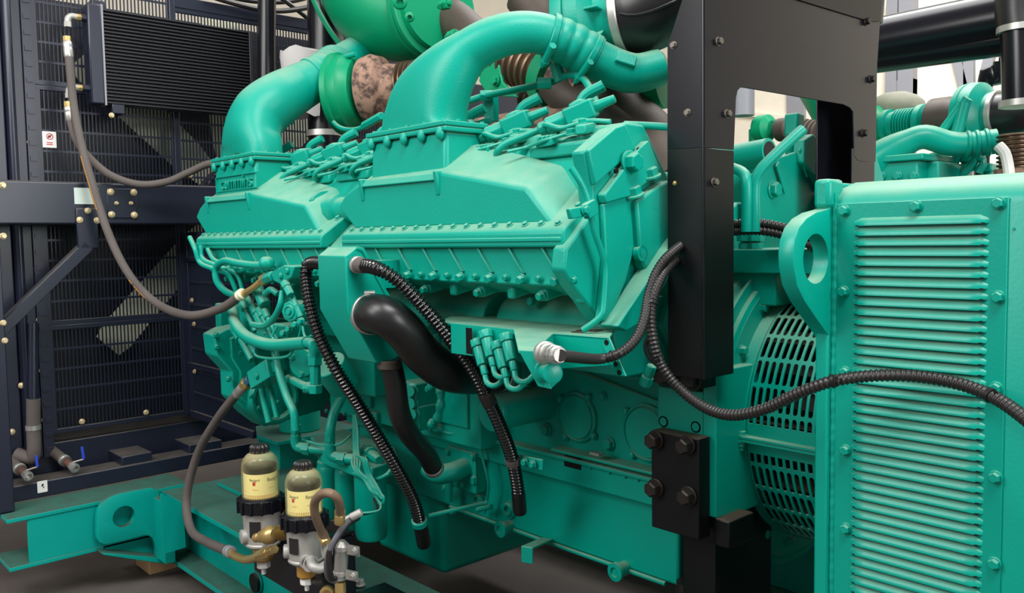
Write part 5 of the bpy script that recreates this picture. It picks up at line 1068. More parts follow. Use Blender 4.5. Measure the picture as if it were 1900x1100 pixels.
# ================================================================== fuel water separators
def separator(x, yt, Y, label, turn, txt):
    cap = A(x, yt, Y=Y); s = SZ(1, cap)            # metres per pixel there
    t = thing('water_separator', label, 'filter', cap-Z1*s*230, 'clear topped fuel water separators')
    R = s*34; z = lambda px: cap-Z1*(s*px)
    # knurled cap
    m = MB(); prof = 20; loops = []
    for (f, h_) in ((1, 14), (1, 4), (.8, 0)):
        l = []
        for i in range(48): a = 2*PI*i/48; rr_ = s*18*f*(1 if (i % 4) < 2 else .86); l.append(z(h_)+V((rr_*math.cos(a), rr_*math.sin(a), 0)))
        loops.append(l)
    m.loft(loops); m.build('vent_cap', CONDUIT, t, ang=25)
    m = MB(); m.lathe(z(100), Z1, [(R, 0), (R, s*58), (R*.97, s*66), (R*.88, s*75), (R*.70, s*82), (R*.50, s*85), (R*.50, s*88)], 40, cap=True); m.build('clear_bowl', CLEAR, t, ang=40)
    m = MB(); m.lathe(z(100), Z1, [(R*.88, 0), (R*.88, s*12)], 40); m.build('filter_pleats', ORLBL, t)
    pl = MB()
    for i in range(60): a = 2*PI*i/60; e = V((math.cos(a), math.sin(a), 0)); pl.obox(z(94)+e*R*.885, e*.0012, Z1.cross(e)*.0013, Z1*s*6)
    pl.build('pleat_lines', YLBL, t)
    m = MB(); m.lathe(z(88), Z1, [(R*.90, 0), (R*.90, s*38)], 40); lbl = m.build('paper_label', YLBL, t)
    m = MB(); m.lathe(z(50), Z1, [(R*.88, 0), (R*.88, s*12), (R*.6, s*12)], 40); m.build('element_top', INK, t)
    # print on the label: curved lettering
    def onlabel(nm, mat, a, h_, w_, hh):
        mm = MB(); n = max(2, int(w_/6)); 
        ang0 = a-w_/2*s/R; l1 = []; l2 = []
        for i in range(n+1):
            an = ang0+w_*s/R*i/n; e = V((math.cos(an), math.sin(an), 0)); l1.append(z(h_)+e*R*.904); l2.append(z(h_-hh)+e*R*.904)
        for i in range(n): mm.face([l1[i], l1[i+1], l2[i+1], l2[i]])
        return mm.build(nm, mat, t, ang=None)
    va = math.atan2(-cap.y, -cap.x)+turn
    onlabel('red_square', RED, va-.45, 70, 6, 7)
    # lettering bent around the canister, letter by letter
    def curved(word, a, h_, size, mat, nm):
        cu = bpy.data.curves.new(nm, 'FONT'); cu.body = word; cu.size = size; cu.align_x = 'CENTER'
        to = bpy.data.objects.new(nm+'_tmp', cu); C.objects.link(to); dg = bpy.context.evaluated_depsgraph_get(); me = bpy.data.meshes.new_from_object(to.evaluated_get(dg)); C.objects.unlink(to); bpy.data.objects.remove(to)
        for v in me.vertices:
            an = a+v.co.x/R; e = V((math.cos(an), math.sin(an), 0)); p_ = z(h_)+e*R*.905+Z1*v.co.y; v.co = p_-ORG[t.name]
        me.materials.clear(); me.materials.append(mat); o = bpy.data.objects.new(nm, me); C.objects.link(o); o.parent = t; ORG[o.name] = ORG[t.name]
    curved(txt, va-.42, 62, s*7, INK, 'brand_print'); curved(txt, va+.78, 64, s*10, INK, 'brand_print'); curved('FS 20121', va-.35, 79, s*3.6, ORANGE, 'small_print'); curved('fuel filter', va+.6, 77, s*3.6, ORANGE, 'small_print')
    # collar
    m = MB(); m.lathe(z(124), Z1, [(R*1.05, 0), (R*1.24, s*2), (R*1.24, s*25), (R*1.12, s*29), (R*1.0, s*29)], 48); 
    for i in range(14):
        a = 2*PI*i/14; e = V((math.cos(a), math.sin(a), 0)); m.obox(z(111)+e*R*1.25, e*.004, Z1.cross(e)*.004, Z1*s*12)
    m.build('black_collar', GLOSS, t, bevel=.001)
    # grey housing
    m = MB(); m.lathe(z(192), Z1, [(R*.55, -s*3), (R*.78, 0), (R*.98, s*6), (R*.98, s*9), (R*.93, s*11), (R*.99, s*42), (R*1.02, s*66), (R*1.02, s*68)], 44); m.build('housing', ALU, t)
    e = V((math.cos(va-.3), math.sin(va-.3), 0)); sd = Z1.cross(e); 
    mm = MB(); 
    n = 8; l1 = []; l2 = []
    for i in range(n+1): an = va-.75+.62*i/n; e_ = V((math.cos(an), math.sin(an), 0)); l1.append(z(166)+e_*R*1.03); l2.append(z(136)+e_*R*1.03)
    for i in range(n): mm.face([l1[i], l1[i+1], l2[i+1], l2[i]])
    mm.build('black_decal', INK, t, ang=None, label='small black decal')
    e = V((math.cos(va+.25), math.sin(va+.25), 0)); p_ = z(178)
    m = MB(); m.lathe(p_+e*R*.8, e, [(s*12, 0), (s*12, R*.42), (s*8, R*.42), (s*8, R*.3)], 24); m.build('side_port', ALU, t)
    e = V((math.cos(va-1.35), math.sin(va-1.35), 0)); m = MB(); m.lathe(z(168)+e*R*.8, e, [(s*13, 0), (s*13, R*.35), (s*9, R*.4)], 20); m.build('side_port', ALU, t)
    # amber drain bowl and white tap
    m = MB(); m.lathe(z(220), Z1, [(s*15, 0), (s*18, s*4), (s*18, s*28)], 28); m.build('amber_bowl', AMBER, t)
    m = MB(); m.lathe(z(234), Z1, [(s*11, 0), (s*13, s*2), (s*13, s*9), (s*10, s*16)], 8); m.cyl(z(232), z(246), s*4.5, seg=10); m.build('drain_tap', WHITE, t)
    return t, R, z, s
s1, R1_, z1_, sc1 = separator(481, 824, 1.15, 'fuel water separator with clear bowl nearer the lifting eye', .05, 'fleetgrd')
s2, R2_, z2_, sc2 = separator(562, 855, 1.06, 'fuel water separator with clear bowl nearer the silver pump', -.25, 'fleetgrd')
vb = thing('brass_valve', 'brass check valve and fittings joining the two separators', 'valve', z1_(195))
q0, q1 = A(474, 998, Y=1.06), A(532, 986, Y=1.08); d = (q1-q0).normalized()
m = MB(); m.lathe(q0, d, [(.010, 0), (.013, .002), (.013, .02), (.009, .022), (.009, .03), (.017, .032), (.017, .05), (.022, .052), (.025, .065), (.025, .085), (.020, .095), (.014, .10)], 12); m.build('valve_body', BRASS, vb)
m = MB(); m.cyl(q1-d*.03, q1+d*.02, .022, seg=18); m.build('olive_body', material('olive_brass', srgb(140, 110, 52), .4, metal=.8), vb)
# bracket plate
bk = thing('separator_bracket', 'black steel bracket plate bolted on the rail behind the separators', 'bracket', A(690, 1085, Z=RT))
xp = A(657, 1000, Y=1.20).x; zt = A(657, 985, Y=1.20).z
m = MB(); m.box(xp-.60, xp, 1.195, 1.203, RT-.05, zt); m.build('back_plate', GLOSS, bk, bevel=.002)
m = MB(); m.box(xp-.012, xp, 1.10, 1.20, RT-.06, zt-.01); m.build('end_plate', GLOSS, bk, bevel=.002)
m = MB(); m.box(xp-.10, xp+.10, 1.20, 1.36, RT+.001, RT+.009); m.build('foot', GLOSS, bk, bevel=.002); bolt(bk, A(668, 1085, Z=RT+.009), Z1, .016, STEEL, h=.9)
for (zz, YY) in ((z1_(150), 1.15), (z2_(150), 1.06)):
    m = MB(); m.box(zz.x-.02, zz.x+.012, YY+.03, 1.197, zz.z-.012, zz.z-.006); m.build('clamp_arm', GLOSS, bk, bevel=.001)
# priming pump
pp = thing('priming_pump', 'silver cylindrical fuel priming pump clamped beside the right separator', 'pump', A(635, 1085, Y=1.08))
q0, q1 = A(631, 1075, Y=1.08), A(635, 1003, Y=1.08); r = SZ(12.5, q0); L = (q1-q0).length
m = MB(); m.lathe(q0, q1-q0, [(r*.6, 0), (r, .004), (r, L*.80), (r*1.05, L*.82), (r*1.05, L*.9), (r*.7, L*.96), (r*.45, L)], 28); m.build('pump_body', STEEL, pp)
for f in (.18, .82):
    q = q0.lerp(q1, f); m = MB(); m.lathe(q-Z1*.006, Z1, [(r*1.02, 0), (r*1.1, .001), (r*1.1, .011), (r*1.02, .012)], 28); m.obox(q+V((.036, .01, 0)), V((.018, .006, 0)), V((-.001, .002, 0)), Z1*.012); cl = m.build('clamp', STEEL, pp); bolt(cl, q+V((.044, .009, 0)), (0.3, -1, 0), .010, STEEL)
m = MB(); q = q0; m.lathe(q-Z1*.075, Z1, [(.008, 0), (.012, .004), (.012, .02), (.009, .022), (.009, .04), (.014, .042), (.014, .07)], 8); m.build('brass_inlet', BRASS, pp)
m = MB(); m.lathe(A(608, 1098, Y=1.07), V((.7, -.7, 0)), [(.018, 0), (.018, .012), (.011, .013), (.011, .005)], 16); m.build('brass_port', BRASS, pp)
lo = thing('fuel_hose', 'small tan hose making a tight loop over the right separator', 'hose', A(600, 915, Y=1.0), 'tan braided hose')
m = MB(); m.tube(spline(PX((604, 1000, 'Y', 1.04), (596, 985, 'Y', 1.03), (585, 955, 'Y', 1.0), (584, 932, 'Y', .99), (596, 917, 'Y', .985), (614, 915, 'Y', .99), (628, 928, 'Y', 1.01), (631, 950, 'Y', 1.03)), .008), .0105, 14); m.build('hose_body', TAN, lo)
for (x0, y0, x1, y1, Y) in ((631, 945, 630, 972, 1.035), (597, 988, 606, 1008, 1.04)): q0, q1 = A(x0, y0, Y=Y), A(x1, y1, Y=Y); ferrule(lo, q0, q1, .013, BRASS)
q = A(605, 1018, Y=1.05); m = MB(); m.lathe(q, V((-.2, -1, .1)), [(.022, -.01), (.022, .006), (.014, .008), (.014, .0)], 18); m.build('banjo_port', ALU, lo)
wl = thing('pump_cable', 'grey twin cable hanging in a loop in front of the priming pump', 'cable', A(620, 1000, Y=1.02))
for o in (0, 5): m = MB(); m.tube(spline(PX((664, 958+o*.5, 'Y', 1.14), (645, 968+o, 'Y', 1.08), (628, 990+o, 'Y', 1.04), (612, 1020, 'Y', 1.02), (606+o, 1050, 'Y', 1.02), (610+o, 1072, 'Y', 1.03), (622, 1078-o, 'Y', 1.05)), .008), .0072, 10); m.build('cable', CONDUIT if o else material('grey_cable', srgb(92, 90, 96), .5), wl)
for (x, y) in ((648, 962), (660, 955)): q = A(x, y, Y=1.10); m = MB(); m.cyl(q-rt*.012-up*.006, q+rt*.014+up*.007, .010, seg=8); m.build('cable_splice', ALU, wl, bevel=.002)
el = thing('pump_elbow', 'pale elbow fitting under the right separator joining the pump', 'pipe fitting', A(590, 1050, Y=1.06))
m = MB(); m.tube(spline(PX((577, 1038, 'Y', 1.04), (580, 1050, 'Y', 1.03), (592, 1055, 'Y', 1.04), (606, 1048, 'Y', 1.06)), .005), .0125, 14); m.lathe(A(576, 1046, Y=1.04), V((.3, -.9, .2)), [(.019, -.01), (.019, .008), (.012, .009), (.012, .002)], 18); m.build('elbow_body', ALU, el)
m = MB(); m.tube(spline(PX((573, 1058, 'Y', 1.07), (576, 1072, 'Y', 1.07), (590, 1080, 'Y', 1.07), (602, 1078, 'Y', 1.07)), .008), .0085, 10); m.build('black_tail', CONDUIT, el)
# ================================================================== flywheel housing and alternator adaptor
RX = -1.12; RC = V((RX, AX, AZ))           # adaptor ring: plane and axis
fh = thing('flywheel_housing', 'green flywheel housing with square side pad behind the black post', 'housing', V((RX, AX-.4, AZ-.38)))
m = MB(); m.lathe(RC-X1*.15, X1, [(.40, 0), (.40, .10), (.385, .115), (.385, .13)], 64); m.build('housing_shell', CAST, fh, bevel=.004)
q0, q1 = A(1220, 716, Y=1.60), A(1341, 965, Y=1.60); xm = A(1304, 700, Y=1.60).x
m = MB(); m.box(q0.x, xm, 1.60, 1.78, q1.z, q0.z); m.build('side_pad', GREEN, fh, bevel=.003)
m = MB(); zt_ = A(1320, 688, Y=1.6).z; m.prism([(xm, 1.60, zt_), (xm, 1.60, q1.z+.0), (xm, 1.72, q1.z-.01), (xm, 1.80, q1.z-.01), (xm, 1.80, zt_)], (.035, 0, 0)); m.build('pad_web', GREEN, fh, bevel=.003)
for (x, y) in ((1231, 782), (1291, 792)):
    p = A(x, y, Y=1.5995); m = MB(); m.lathe(p, Y1, [(.013, -.0012), (.010, -.0012), (.010, .001)], 20); m.build('pad_hole_rim', GREEN, fh); m = MB(); m.cyl(p-Y1*.001, p, .0095, seg=18); m.build('pad_hole', BLACK, fh, label='dark tapped hole')
ad = thing('alternator_adaptor', 'round green alternator drive adaptor with bolted ring and slotted ventilation screen', 'adaptor', V((RX+.15, AX-.34, AZ-.36)))
RB_ = .340
m = MB(); m.lathe(RC-X1*.02, X1, [(.372, 0), (.378, .003), (.378, .022), (.365, .026), (.365, .027), (.30, .027), (.30, 0)], 96, cap=False); m.build('ring_flange', GREEN, ad)
m = MB(); m.lathe(RC-X1*.025, X1, [(.398, 0), (.402, .004), (.402, .012), (.38, .014)], 96); m.build('outer_lip', GREEN, ad)
XE = A(1511, 800, Y=1.482).x-.0          # rear face of the alternator end plate
rs = .318; XS0, XS1 = RX+.004, XE+.01
# screen: collar, then rows of slots between bands
ncol = int((XS1-XS0-.045)/.0172); cw = (XS1-XS0-.045)/ncol; nrow = 32; seam = math.radians(-3)
def cylpt(x, a, r): return V((x, AX-r*math.cos(a), AZ+r*math.sin(a)))
m = MB(); th = .004
def patch(x0, x1, a0, a1, n=2):
    lo = [[], []]; 
    for i in range(n+1):
        a = a0+(a1-a0)*i/n
        lo[0].append([cylpt(x0, a, rs), cylpt(x1, a, rs), cylpt(x1, a, rs-th), cylpt(x0, a, rs-th)])
    m.loft(lo[0])
patch(XS0, XS0+.036, -PI, PI, 96)
rowa = 2*PI/nrow; slot_f = .86
blank = (rowa*.5)
for j in range(nrow):
    a0 = seam+j*rowa; 
    # closed band at the seam
    gap0 = rowa*(1-slot_f)/2
    patch(XS0+.036, XS1, a0-gap0, a0+gap0, 2)
for i in range(ncol+1):
    x = XS0+.036+i*cw; patch(x-.0033, x+.0033, -PI, PI, 96)
# rounded slot ends
for j in range(nrow):
    a0 = seam+j*rowa
    if not (-2.0 < ((a0+PI) % (2*PI))-PI < 2.0): continue
    for i in range(ncol):
        xc = XS0+.036+(i+.5)*cw; hw = cw/2-.0033
        for sgn, aa in ((1, a0+rowa*(1-slot_f)/2), (-1, a0+rowa-rowa*(1-slot_f)/2)):
            for sx in (-1, 1):
                m.face([cylpt(xc+sx*hw, aa, rs), cylpt(xc+sx*hw*.45, aa, rs), cylpt(xc+sx*hw*.75, aa+sgn*.007, rs), cylpt(xc+sx*hw, aa+sgn*.02, rs)])
m.build('slotted_screen', GREEN, ad, ang=25)
for sgn in (-1, 1):
    a = seam+sgn*.055
    m = MB(); 
    patch(XS0+.036, XS1, a-.055*1.0, a+.055*1.0, 3); m.build('seam_band', GREEN, ad)
for d_ in (.0035, -.0035):
    m = MB(); c0_ = cylpt(XS0-.004, seam, rs-.002)+Z1*d_; m.box(XS0-.006, XS1, c0_.y-.026, c0_.y, c0_.z-.0026, c0_.z+.0026); m.build('seam_flange', GREEN, ad)
for xx in (XS0+.03, XS1-.05):
    q = cylpt(xx, seam, rs+.012); m = MB(); m.lathe(q+Z1*.006, Z1, [(.013, 0), (.013, .003), (.010, .003), (.010, .010)], 6); m.lathe(q-Z1*.006, -Z1, [(.013, 0), (.013, .003), (.010, .004), (.010, .012), (.006, .013), (.006, .022)], 6); m.build('seam_bolt', GREEN, ad)
m = MB(); m.lathe((XS0, AX, AZ), X1, [(.25, 0), (.25, XS1-XS0)], 48); m.build('inner_fan', BLACK, ad)
for i in range(24):
    a = 2*PI*i/24; 
    if math.cos(a) < -.2: continue
    m = MB(); m.obox(cylpt((XS0+XS1)/2, a, .275), X1*((XS1-XS0)/2-.01), cylpt(0, a, 1)-cylpt(0, a, .98), cylpt(0, a+.01, .9)-cylpt(0, a-.01, .9)); m.build('fan_vane', BLACK, ad)
for k in range(-4, 6):
    a = math.radians(-12.3+22*k+.2); q = cylpt(RX+.006, a, RB_); bolt(ad, q, X1, .0135, GREEN, h=.9)
# ================================================================== alternator
YA = 1.5; XA = A(1549, 400, Y=YA).x
alt = thing('alternator', 'big green box alternator with louvred side panel and lifting lug at the right', 'alternator', V((XA+.45, YA+.5, 2*AZ-.08)))
XA2 = .35; ztopA = A(1555, 352, Y=YA).z; zbA = 2*AZ-.075
YB = 2*AX-YA
ch = [(YA, zbA), (YA, ztopA-.035), (YA+.008, ztopA-.014), (YA+.03, ztopA+.004), (YA+.08, ztopA+.016), (YB-.08, ztopA+.016), (YB-.03, ztopA+.004), (YB-.008, ztopA-.014), (YB, ztopA-.035), (YB, zbA)]
m = MB(); m.prism([(XA, y, z) for y, z in ch], (XA2-XA, 0, 0)); m.build('frame_box', GREEN, alt, ang=40)
# end plate with lug
q = A(1538, 800, Y=1.482)
YP = 1.482; XF = XA-.002; 
m = MB(); m.box(XE, XF, YP, 2*AX-YP, zbA-.02, ztopA+.014); m.build('end_plate', GREEN, alt, bevel=.004)
lug = [(1549, 386), (1537, 388), (1515, 394), (1497, 405), (1483, 422), (1475, 445), (1472, 470), (1473, 495), (1479, 530), (1494, 560), (1515, 591), (1538, 623), (1549, 626)]
lp_ = [A(x, y, X=XF) for x, y in lug]; lp_[0].y = lp_[-1].y = YP+.006
m = MB(); m.prism(lp_, (XE-XF-.004, 0, 0)); lg = m.build('lifting_lug', GREEN, alt, bevel=.004)
hc_ = A(1514, 480, X=XF); hh = (A(1514, 432, X=XF).z-A(1514, 527, X=XF).z)/2
hb = MB(); hb.cyl(hc_-X1*.2, hc_+X1*.1, hh*.98, seg=40); hbo = hb.build('lug_hole_cutter', GREEN, alt); mm_ = lg.modifiers.new('hole', 'BOOLEAN'); mm_.object = hbo; mm_.operation = 'DIFFERENCE'; mm_.solver = 'EXACT'; apply_bool(lg, hbo)
# upper block of the plate
m = MB(); a_, b_ = A(1507, 333, Y=YP-.004), A(1541, 386, Y=YP-.004); m.box(XE-.004, XF+.004, YP-.005, YP+.05, b_.z, a_.z); m.build('top_block', GREEN, alt, bevel=.008)
# weld bead
m = MB(); zz = zbA; pts = []
while zz < ztopA-.005: pts.append(V((XF+.003, YA-.002, zz))); zz += .004
m.tube(pts, lambda s: .006*(1+.07*math.sin(s*310)+.08*math.sin(s*97)), 10); m.build('weld_bead', GREEN, alt)
# louvred panel
xl_, xr_ = A(1551, 500, Y=YA).x+.002, A(1871, 470, Y=YA).x; zt_ = A(1700, 372, Y=YA).z
lvp = None
m = MB(); m.box(xl_, xr_, YA-.004, YA, zbA+.03, zt_); lvp = m.build('louvre_panel', GREEN, alt, bevel=.0015)
a0 = A(1580, 419.4, Y=YA-.006); a1 = A(1580, 983, Y=YA-.006)
lx0, lx1 = A(1582, 600, Y=YA-.006).x, A(1831, 600, Y=YA-.006).x
pit = .01713
pit = (A(1580.4, 419.4, Y=YA-.004).z-A(1580.4, 492.7, Y=YA-.004).z)/4.03
nl = int((a0.z-zbA-.06)/pit)
m = MB()
for k in range(nl):
    zb = a0.z-k*pit; hgt = pit*.80
    loops = []
    N = 16
    for i in range(N+1):
        u = i/N; x = lx0+(lx1-lx0)*u; e = min(1, min(u, 1-u)*(lx1-lx0)/.012); e = math.sqrt(max(0, 1-(1-e)**2))
        d = .0085*max(e, .02); h = hgt*(.55+.45*e)
        l = [V((x, YA-.004, zb+.0015))]
        for (fy, fz_) in ((1, .0), (1.0, .18), (.86, .42), (.55, .70), (.2, .93), (0, 1)): l.append(V((x, YA-.004-d*fy, zb+h*fz_)))
        loops.append(l)
    m.loft(loops, closed=False, cap=False)
m.build('louvres', GREEN, lvp, ang=50)
m = MB()
for k in range(nl):
    zb = a0.z-k*pit; m.box(lx0+.006, lx1-.006, YA-.0105, YA-.0041, zb-.0012, zb+.0012)
m.build('louvre_gaps', BLACK, lvp, ang=None, label='dark slots under the louvres')
for (x, y) in ((1567, 391), (1700, 383), (1853, 377), (1566, 541), (1852, 551), (1569, 690), (1848, 720), (1569, 835), (1847, 885), (1570, 980), (1845, 1045), (1571, 1120)):
    bolt(alt, A(x, y, Y=YA-.004), (0, -1, 0), .0108, GREEN, h=.8)
m = MB(); m.cyl(A(1881, 424, Y=YA), A(1881, 424, Y=YA-.002), .002, seg=8); m.build('rivet', GREEN, alt)
m = MB(); m.box(XA+.05, XA+.3, YA+.05, YB-.05, RT, zbA); m.build('foot', GREEN, alt)
m = MB(); m.box(-.2, .2, YA+.05, YB-.05, RT, zbA); m.build('foot', GREEN, alt)
# structure between ring and end plate: top beam with bolts
cb = thing('adaptor_beam', 'green cross beam with two big bolts above the slotted screen', 'beam', A(1420, 480, Y=1.8))
b0_, b1_ = A(1345, 455, Y=1.80), A(1520, 455, Y=1.80); zc_ = A(1420, 462, Y=1.80).z; zd_ = A(1420, 508, Y=1.80).z
m = MB(); m.box(b0_.x-.02, XE, 1.80, 2.1, zd_, zc_); m.build('beam_body', CAST, cb, bevel=.004)
m = MB(); m.box(b0_.x-.02, A(1435, 520, Y=1.81).x, 1.82, 2.1, AZ+.28, zd_+.001); m.build('beam_web', CAST, cb, bevel=.004)
for x in (1383, 1402):
    q = A(x, 462, Y=1.825); q.z = zc_; m = MB(); m.cyl(q, q+Z1*.015, .017, seg=6); m.cyl(q+Z1*.015, q+Z1*.018, .012); m.cyl(q+Z1*.018, q+Z1*.044, .021, seg=6); m.build('beam_bolt', GREEN, cb, bevel=.002)
# hoses crossing behind the lug
for i, (y0, nm) in enumerate(((417, 'upper'), (431, 'lower'))):
    hb_ = thing('harness_conduit', 'black conduit passing behind the lifting lug, %s of the two' % nm, 'conduit', A(1400, y0, Y=1.75), 'black corrugated conduits')
    addcorr(hb_, PX((1330, y0+4, 'Y', 1.72), (1370, y0-2, 'Y', 1.74), (1410, y0-3, 'Y', 1.76), (1450, y0+4, 'Y', 1.78), (1490, y0+18, 'Y', 1.79), (1540, y0+40, 'Y', 1.80)), SZ(9, A(1400, y0, Y=1.75)), .009)
# ================================================================== black mounting foot
mf = thing('engine_mount', 'black engine mounting plate with four dark bolts on a black isolator stand', 'engine mount', V((-1.05, 1.6, RT)))
p0_, p1_ = A(1208, 812, Y=1.555), A(1297, 990, Y=1.555)
ztl, zbl = A(1252, 806, Y=1.555).z, A(1252, 990, Y=1.555).z
m = MB(); m.box(p0_.x, p1_.x, 1.555, 1.598, zbl, ztl); m.build('bolt_plate', BLACK, mf, bevel=.003)
DB = material('dark_bolt', srgb(46, 40, 36), .45, metal=.5)
for (x, y) in ((1217, 816), (1275, 826), (1217, 905), (1278, 920)): bolt(mf, A(x, y, Y=1.553), (0, -1, 0), .0225, DB, h=.95)
xa_, xb_ = A(1262, 1000, Y=1.61).x, A(1360, 1000, Y=1.66).x
m = MB(); m.box(xa_, xb_-.02, 1.62, 1.86, RT, zbl+.03); m.build('stand', BLACK, mf, bevel=.004)
m = MB(); m.box(xm+.030, xm+.070, 1.60, 1.70, zbl-.02, q1.z); m.build('stand_top', BLACK, mf, bevel=.004)
m = MB(); q = A(1250, 1092, Y=1.60); m.cyl((q.x, 1.66, RT), (q.x, 1.66, q.z+.0), .03, seg=20); m.build('stand_stud', DB, mf)
for (x, y) in ((1236, 698), (1286, 706)): bolt(mf, A(x, y, Y=1.545), (0, -1, 0), .0225, DB, h=.95)
m = MB(); q0_, q1_ = A(1206, 683, Y=1.55), A(1303, 722, Y=1.55); m.box(q0_.x, q1_.x, 1.55, 1.70, q1_.z, q0_.z); m.build('post_shoe', BLACK, mf, bevel=.003)
# ================================================================== black control stand (arch over the coupling)
PX0 = A(1306, 300, Y=1.5).x; PL = A(1238, 300, Y=1.5).x
cs = thing('control_stand', 'tall satin black folded steel stand with cut out panel between engine and alternator', 'stand', V((PX0, 1.5, q0_.z)))
zseam = A(1306, 274, Y=1.5).z; zbot = q0_.z; T_ = .004
ztp = A(1306, -70, Y=1.5).z
# folded upper skin: side face and wide front panel
sd = [A(1238, 278, Y=1.5), A(1238, 85, Y=1.5), A(1266, -2, Y=1.5), A(1290, -75, Y=1.5), V((PX0, 1.5, ztp+.02)), V((PX0, 1.5, zseam))]
m = MB(); m.prism(sd, (0, T_, 0)); m.build('side_skin', GLOSS, cs, bevel=.0012)
pn = [V((PX0, 1.5, zseam)), V((PX0, 1.5, ztp))]+[A(x, y, X=PX0) for x, y in ((1640, -60), (1628, 118), (1625, 300), (1600, 300), (1592, 298), (1585, 290), (1584, 230), (1583, 208), (1577, 200), (1565, 194), (1384, 163), (1375, 162), (1369, 168), (1366, 182), (1362, 278))]
m = MB(); m.prism(pn, (-T_, 0, 0)); m.build('front_panel', GLOSS, cs, bevel=.0012)
m = MB(); m.prism([V((PX0, 1.5, zseam)), V((PX0, 1.5, zbot)), V((PL, 1.5, zbot)), A(1238, 278, Y=1.5)], (0, T_*1.3, 0)); m.build('lower_side', BLACK, cs, bevel=.0012)
yR1 = A(1362, 278, X=PX0).y
m = MB(); m.box(PX0-T_*1.3, PX0, 1.5, yR1, zbot, zseam); m.build('lower_front', BLACK, cs, bevel=.0012)
m = MB(); m.tube([V((PX0-.002, 1.502, ztp)), V((PX0-.002, 1.502, zbot))], .0042, 10); m.build('folded_edge', GLOSS, cs)
yF1 = A(1624, 250, X=PX0).y; yF0 = A(1582, 250, X=PX0).y
m = MB(); m.box(PX0-.004-.0, PX0-.004+.0035, yF0, yF1, AZ-.1, A(1600, 299, X=PX0).z+.03); m.build('far_leg_front', GLOSS, cs, bevel=.0012)
m = MB(); m.box(PX0-.075, PX0-.070, yF0-.05, yF1, AZ-.1, A(1600, 200, X=PX0).z+.05); m.build('far_leg_back', GLOSS, cs, bevel=.0012)
m = MB(); m.box(PX0-.075, PX0-.004, yF1-.004, yF1, AZ-.1, .9); m.build('far_leg_side', GLOSS, cs, bevel=.0012)
SB = material('grey_zinc_bolt', srgb(120, 112, 104), .4, metal=.7)
for (x, y) in ((1250, 84), (1276, 209)): bolt(cs, A(x, y, Y=1.5), (0, -1, 0), .0085, SB, h=.6)
for (x, y) in ((1252, 340),): bolt(cs, A(x, y, Y=1.5), (0, -1, 0), .005, BRASS, h=.5)
for (x, y) in ((1332, 77), (1348, 211), (1606, 40), (1615, 147), (1601, 247), (1324, 338)): bolt(cs, A(x, y, X=PX0), X1, .0095 if x < 1500 else .011, SB if x < 1500 else DB, h=.9)
# shade at the panel top painted as a black sheet; wing of the control box
bxz = A(1600, 38, X=PX0+.0).z
m = MB(); m.prism([A(1452, -10, X=PX0+.001), A(1480, 0, X=PX0+.001), A(1612, 40, X=PX0+.001), A(1632, 40, X=PX0+.001), A(1640, -60, X=PX0+.001), A(1450, -60, X=PX0+.001)], (.003, 0, 0)); m.build('panel_shade', BLACK, cs)
q0_ = A(1632, 40, X=PX0); m = MB(); m.loft([[q0_, q0_+V((0, .02, .0)), A(1640, -60, X=PX0)+V((0, .02, 0)), A(1640, -60, X=PX0)], [q0_+V((-.25, .45, .09)), q0_+V((-.25, .47, .09)), q0_+V((-.25, .47, .25)), q0_+V((-.25, .45, .25))]]); m.build('side_wing', BLACK, cs)
# ================================================================== details on the far bank seen through the stand
fb = thing('rocker_tube', 'green round air pipe end lying on the far cylinder bank, seen through the stand', 'pipe', A(1410, 285, Y=2.45))
m = MB(); c0_, c1_ = A(1330, 300, Y=2.5), A(1428, 282, Y=2.5); m.cyl(c0_, c1_, SZ(26, c1_), seg=36); m.build('pipe_body', CAST, fb)
m = MB(); m.cyl(c1_, c1_+(c1_-c0_).normalized()*.002, SZ(20, c1_), seg=36); m.build('pipe_mouth', BLACK, fb)
ht = thing('coolant_tube', 'bent green coolant tubes rising inside the stand opening', 'pipe', A(1400, 400, Y=1.74))
m = MB(); m.tube(spline(PX((1385, 430, 'Y', 1.720), (1385, 400, 'Y', 1.720), (1385, 340, 'Y', 1.720), (1380, 322, 'Y', 1.730), (1360, 312, 'Y', 1.745), (1340, 308, 'Y', 1.760)), .01), .0125, 14); m.build('tube', GREEN, ht)
m = MB(); m.tube(spline(PX((1400, 430, 'Y', 1.735), (1400, 400, 'Y', 1.735), (1400, 345, 'Y', 1.735), (1408, 320, 'Y', 1.740), (1430, 295, 'Y', 1.760), (1476, 252, 'Y', 1.805), (1490, 240, 'Y', 1.820)), .01), .0125, 14); m.build('tube', GREEN, ht)
fe = thing('far_head_cover', 'slanted green head cover plates of the far bank above the lifting lug', 'cover', A(1480, 320, Y=2.5))
XFB = -1.19
for px, th_, nm in ((((1472, 262), (1490, 250), (1562, 340), (1556, 402), (1470, 302)), .03, 'cover_plate'), (((1374, 345), (1440, 292), (1470, 282), (1556, 385), (1550, 425), (1440, 432), (1374, 425)), .012, 'end_plate'), (((1500, 395), (1512, 360), (1530, 372), (1536, 420), (1510, 425)), .03, 'boss_rib')):
    m = MB(); m.prism([A(x, y, X=XFB) for x, y in px], (th_, 0, 0)); m.build(nm, CAST, fe, bevel=.004)
bolt(fe, A(1433, 352, X=XFB+.012), X1, .024, GREEN)
for (x, y) in ((1492, 300), (1516, 328), (1450, 330)): q = A(x, y, X=XFB+.022); m = MB(); m.obox(q, V((.002, 0, 0)), V((0, .02, -.035)), V((0, .006, .006))); m.build('rib', CAST, fe)
m = MB(); m.obox(A(1474, 232, Y=2.15), X1*.02, Y1*.02, Z1*.03); m.build('clip_block', GREEN, fe, bevel=.006)
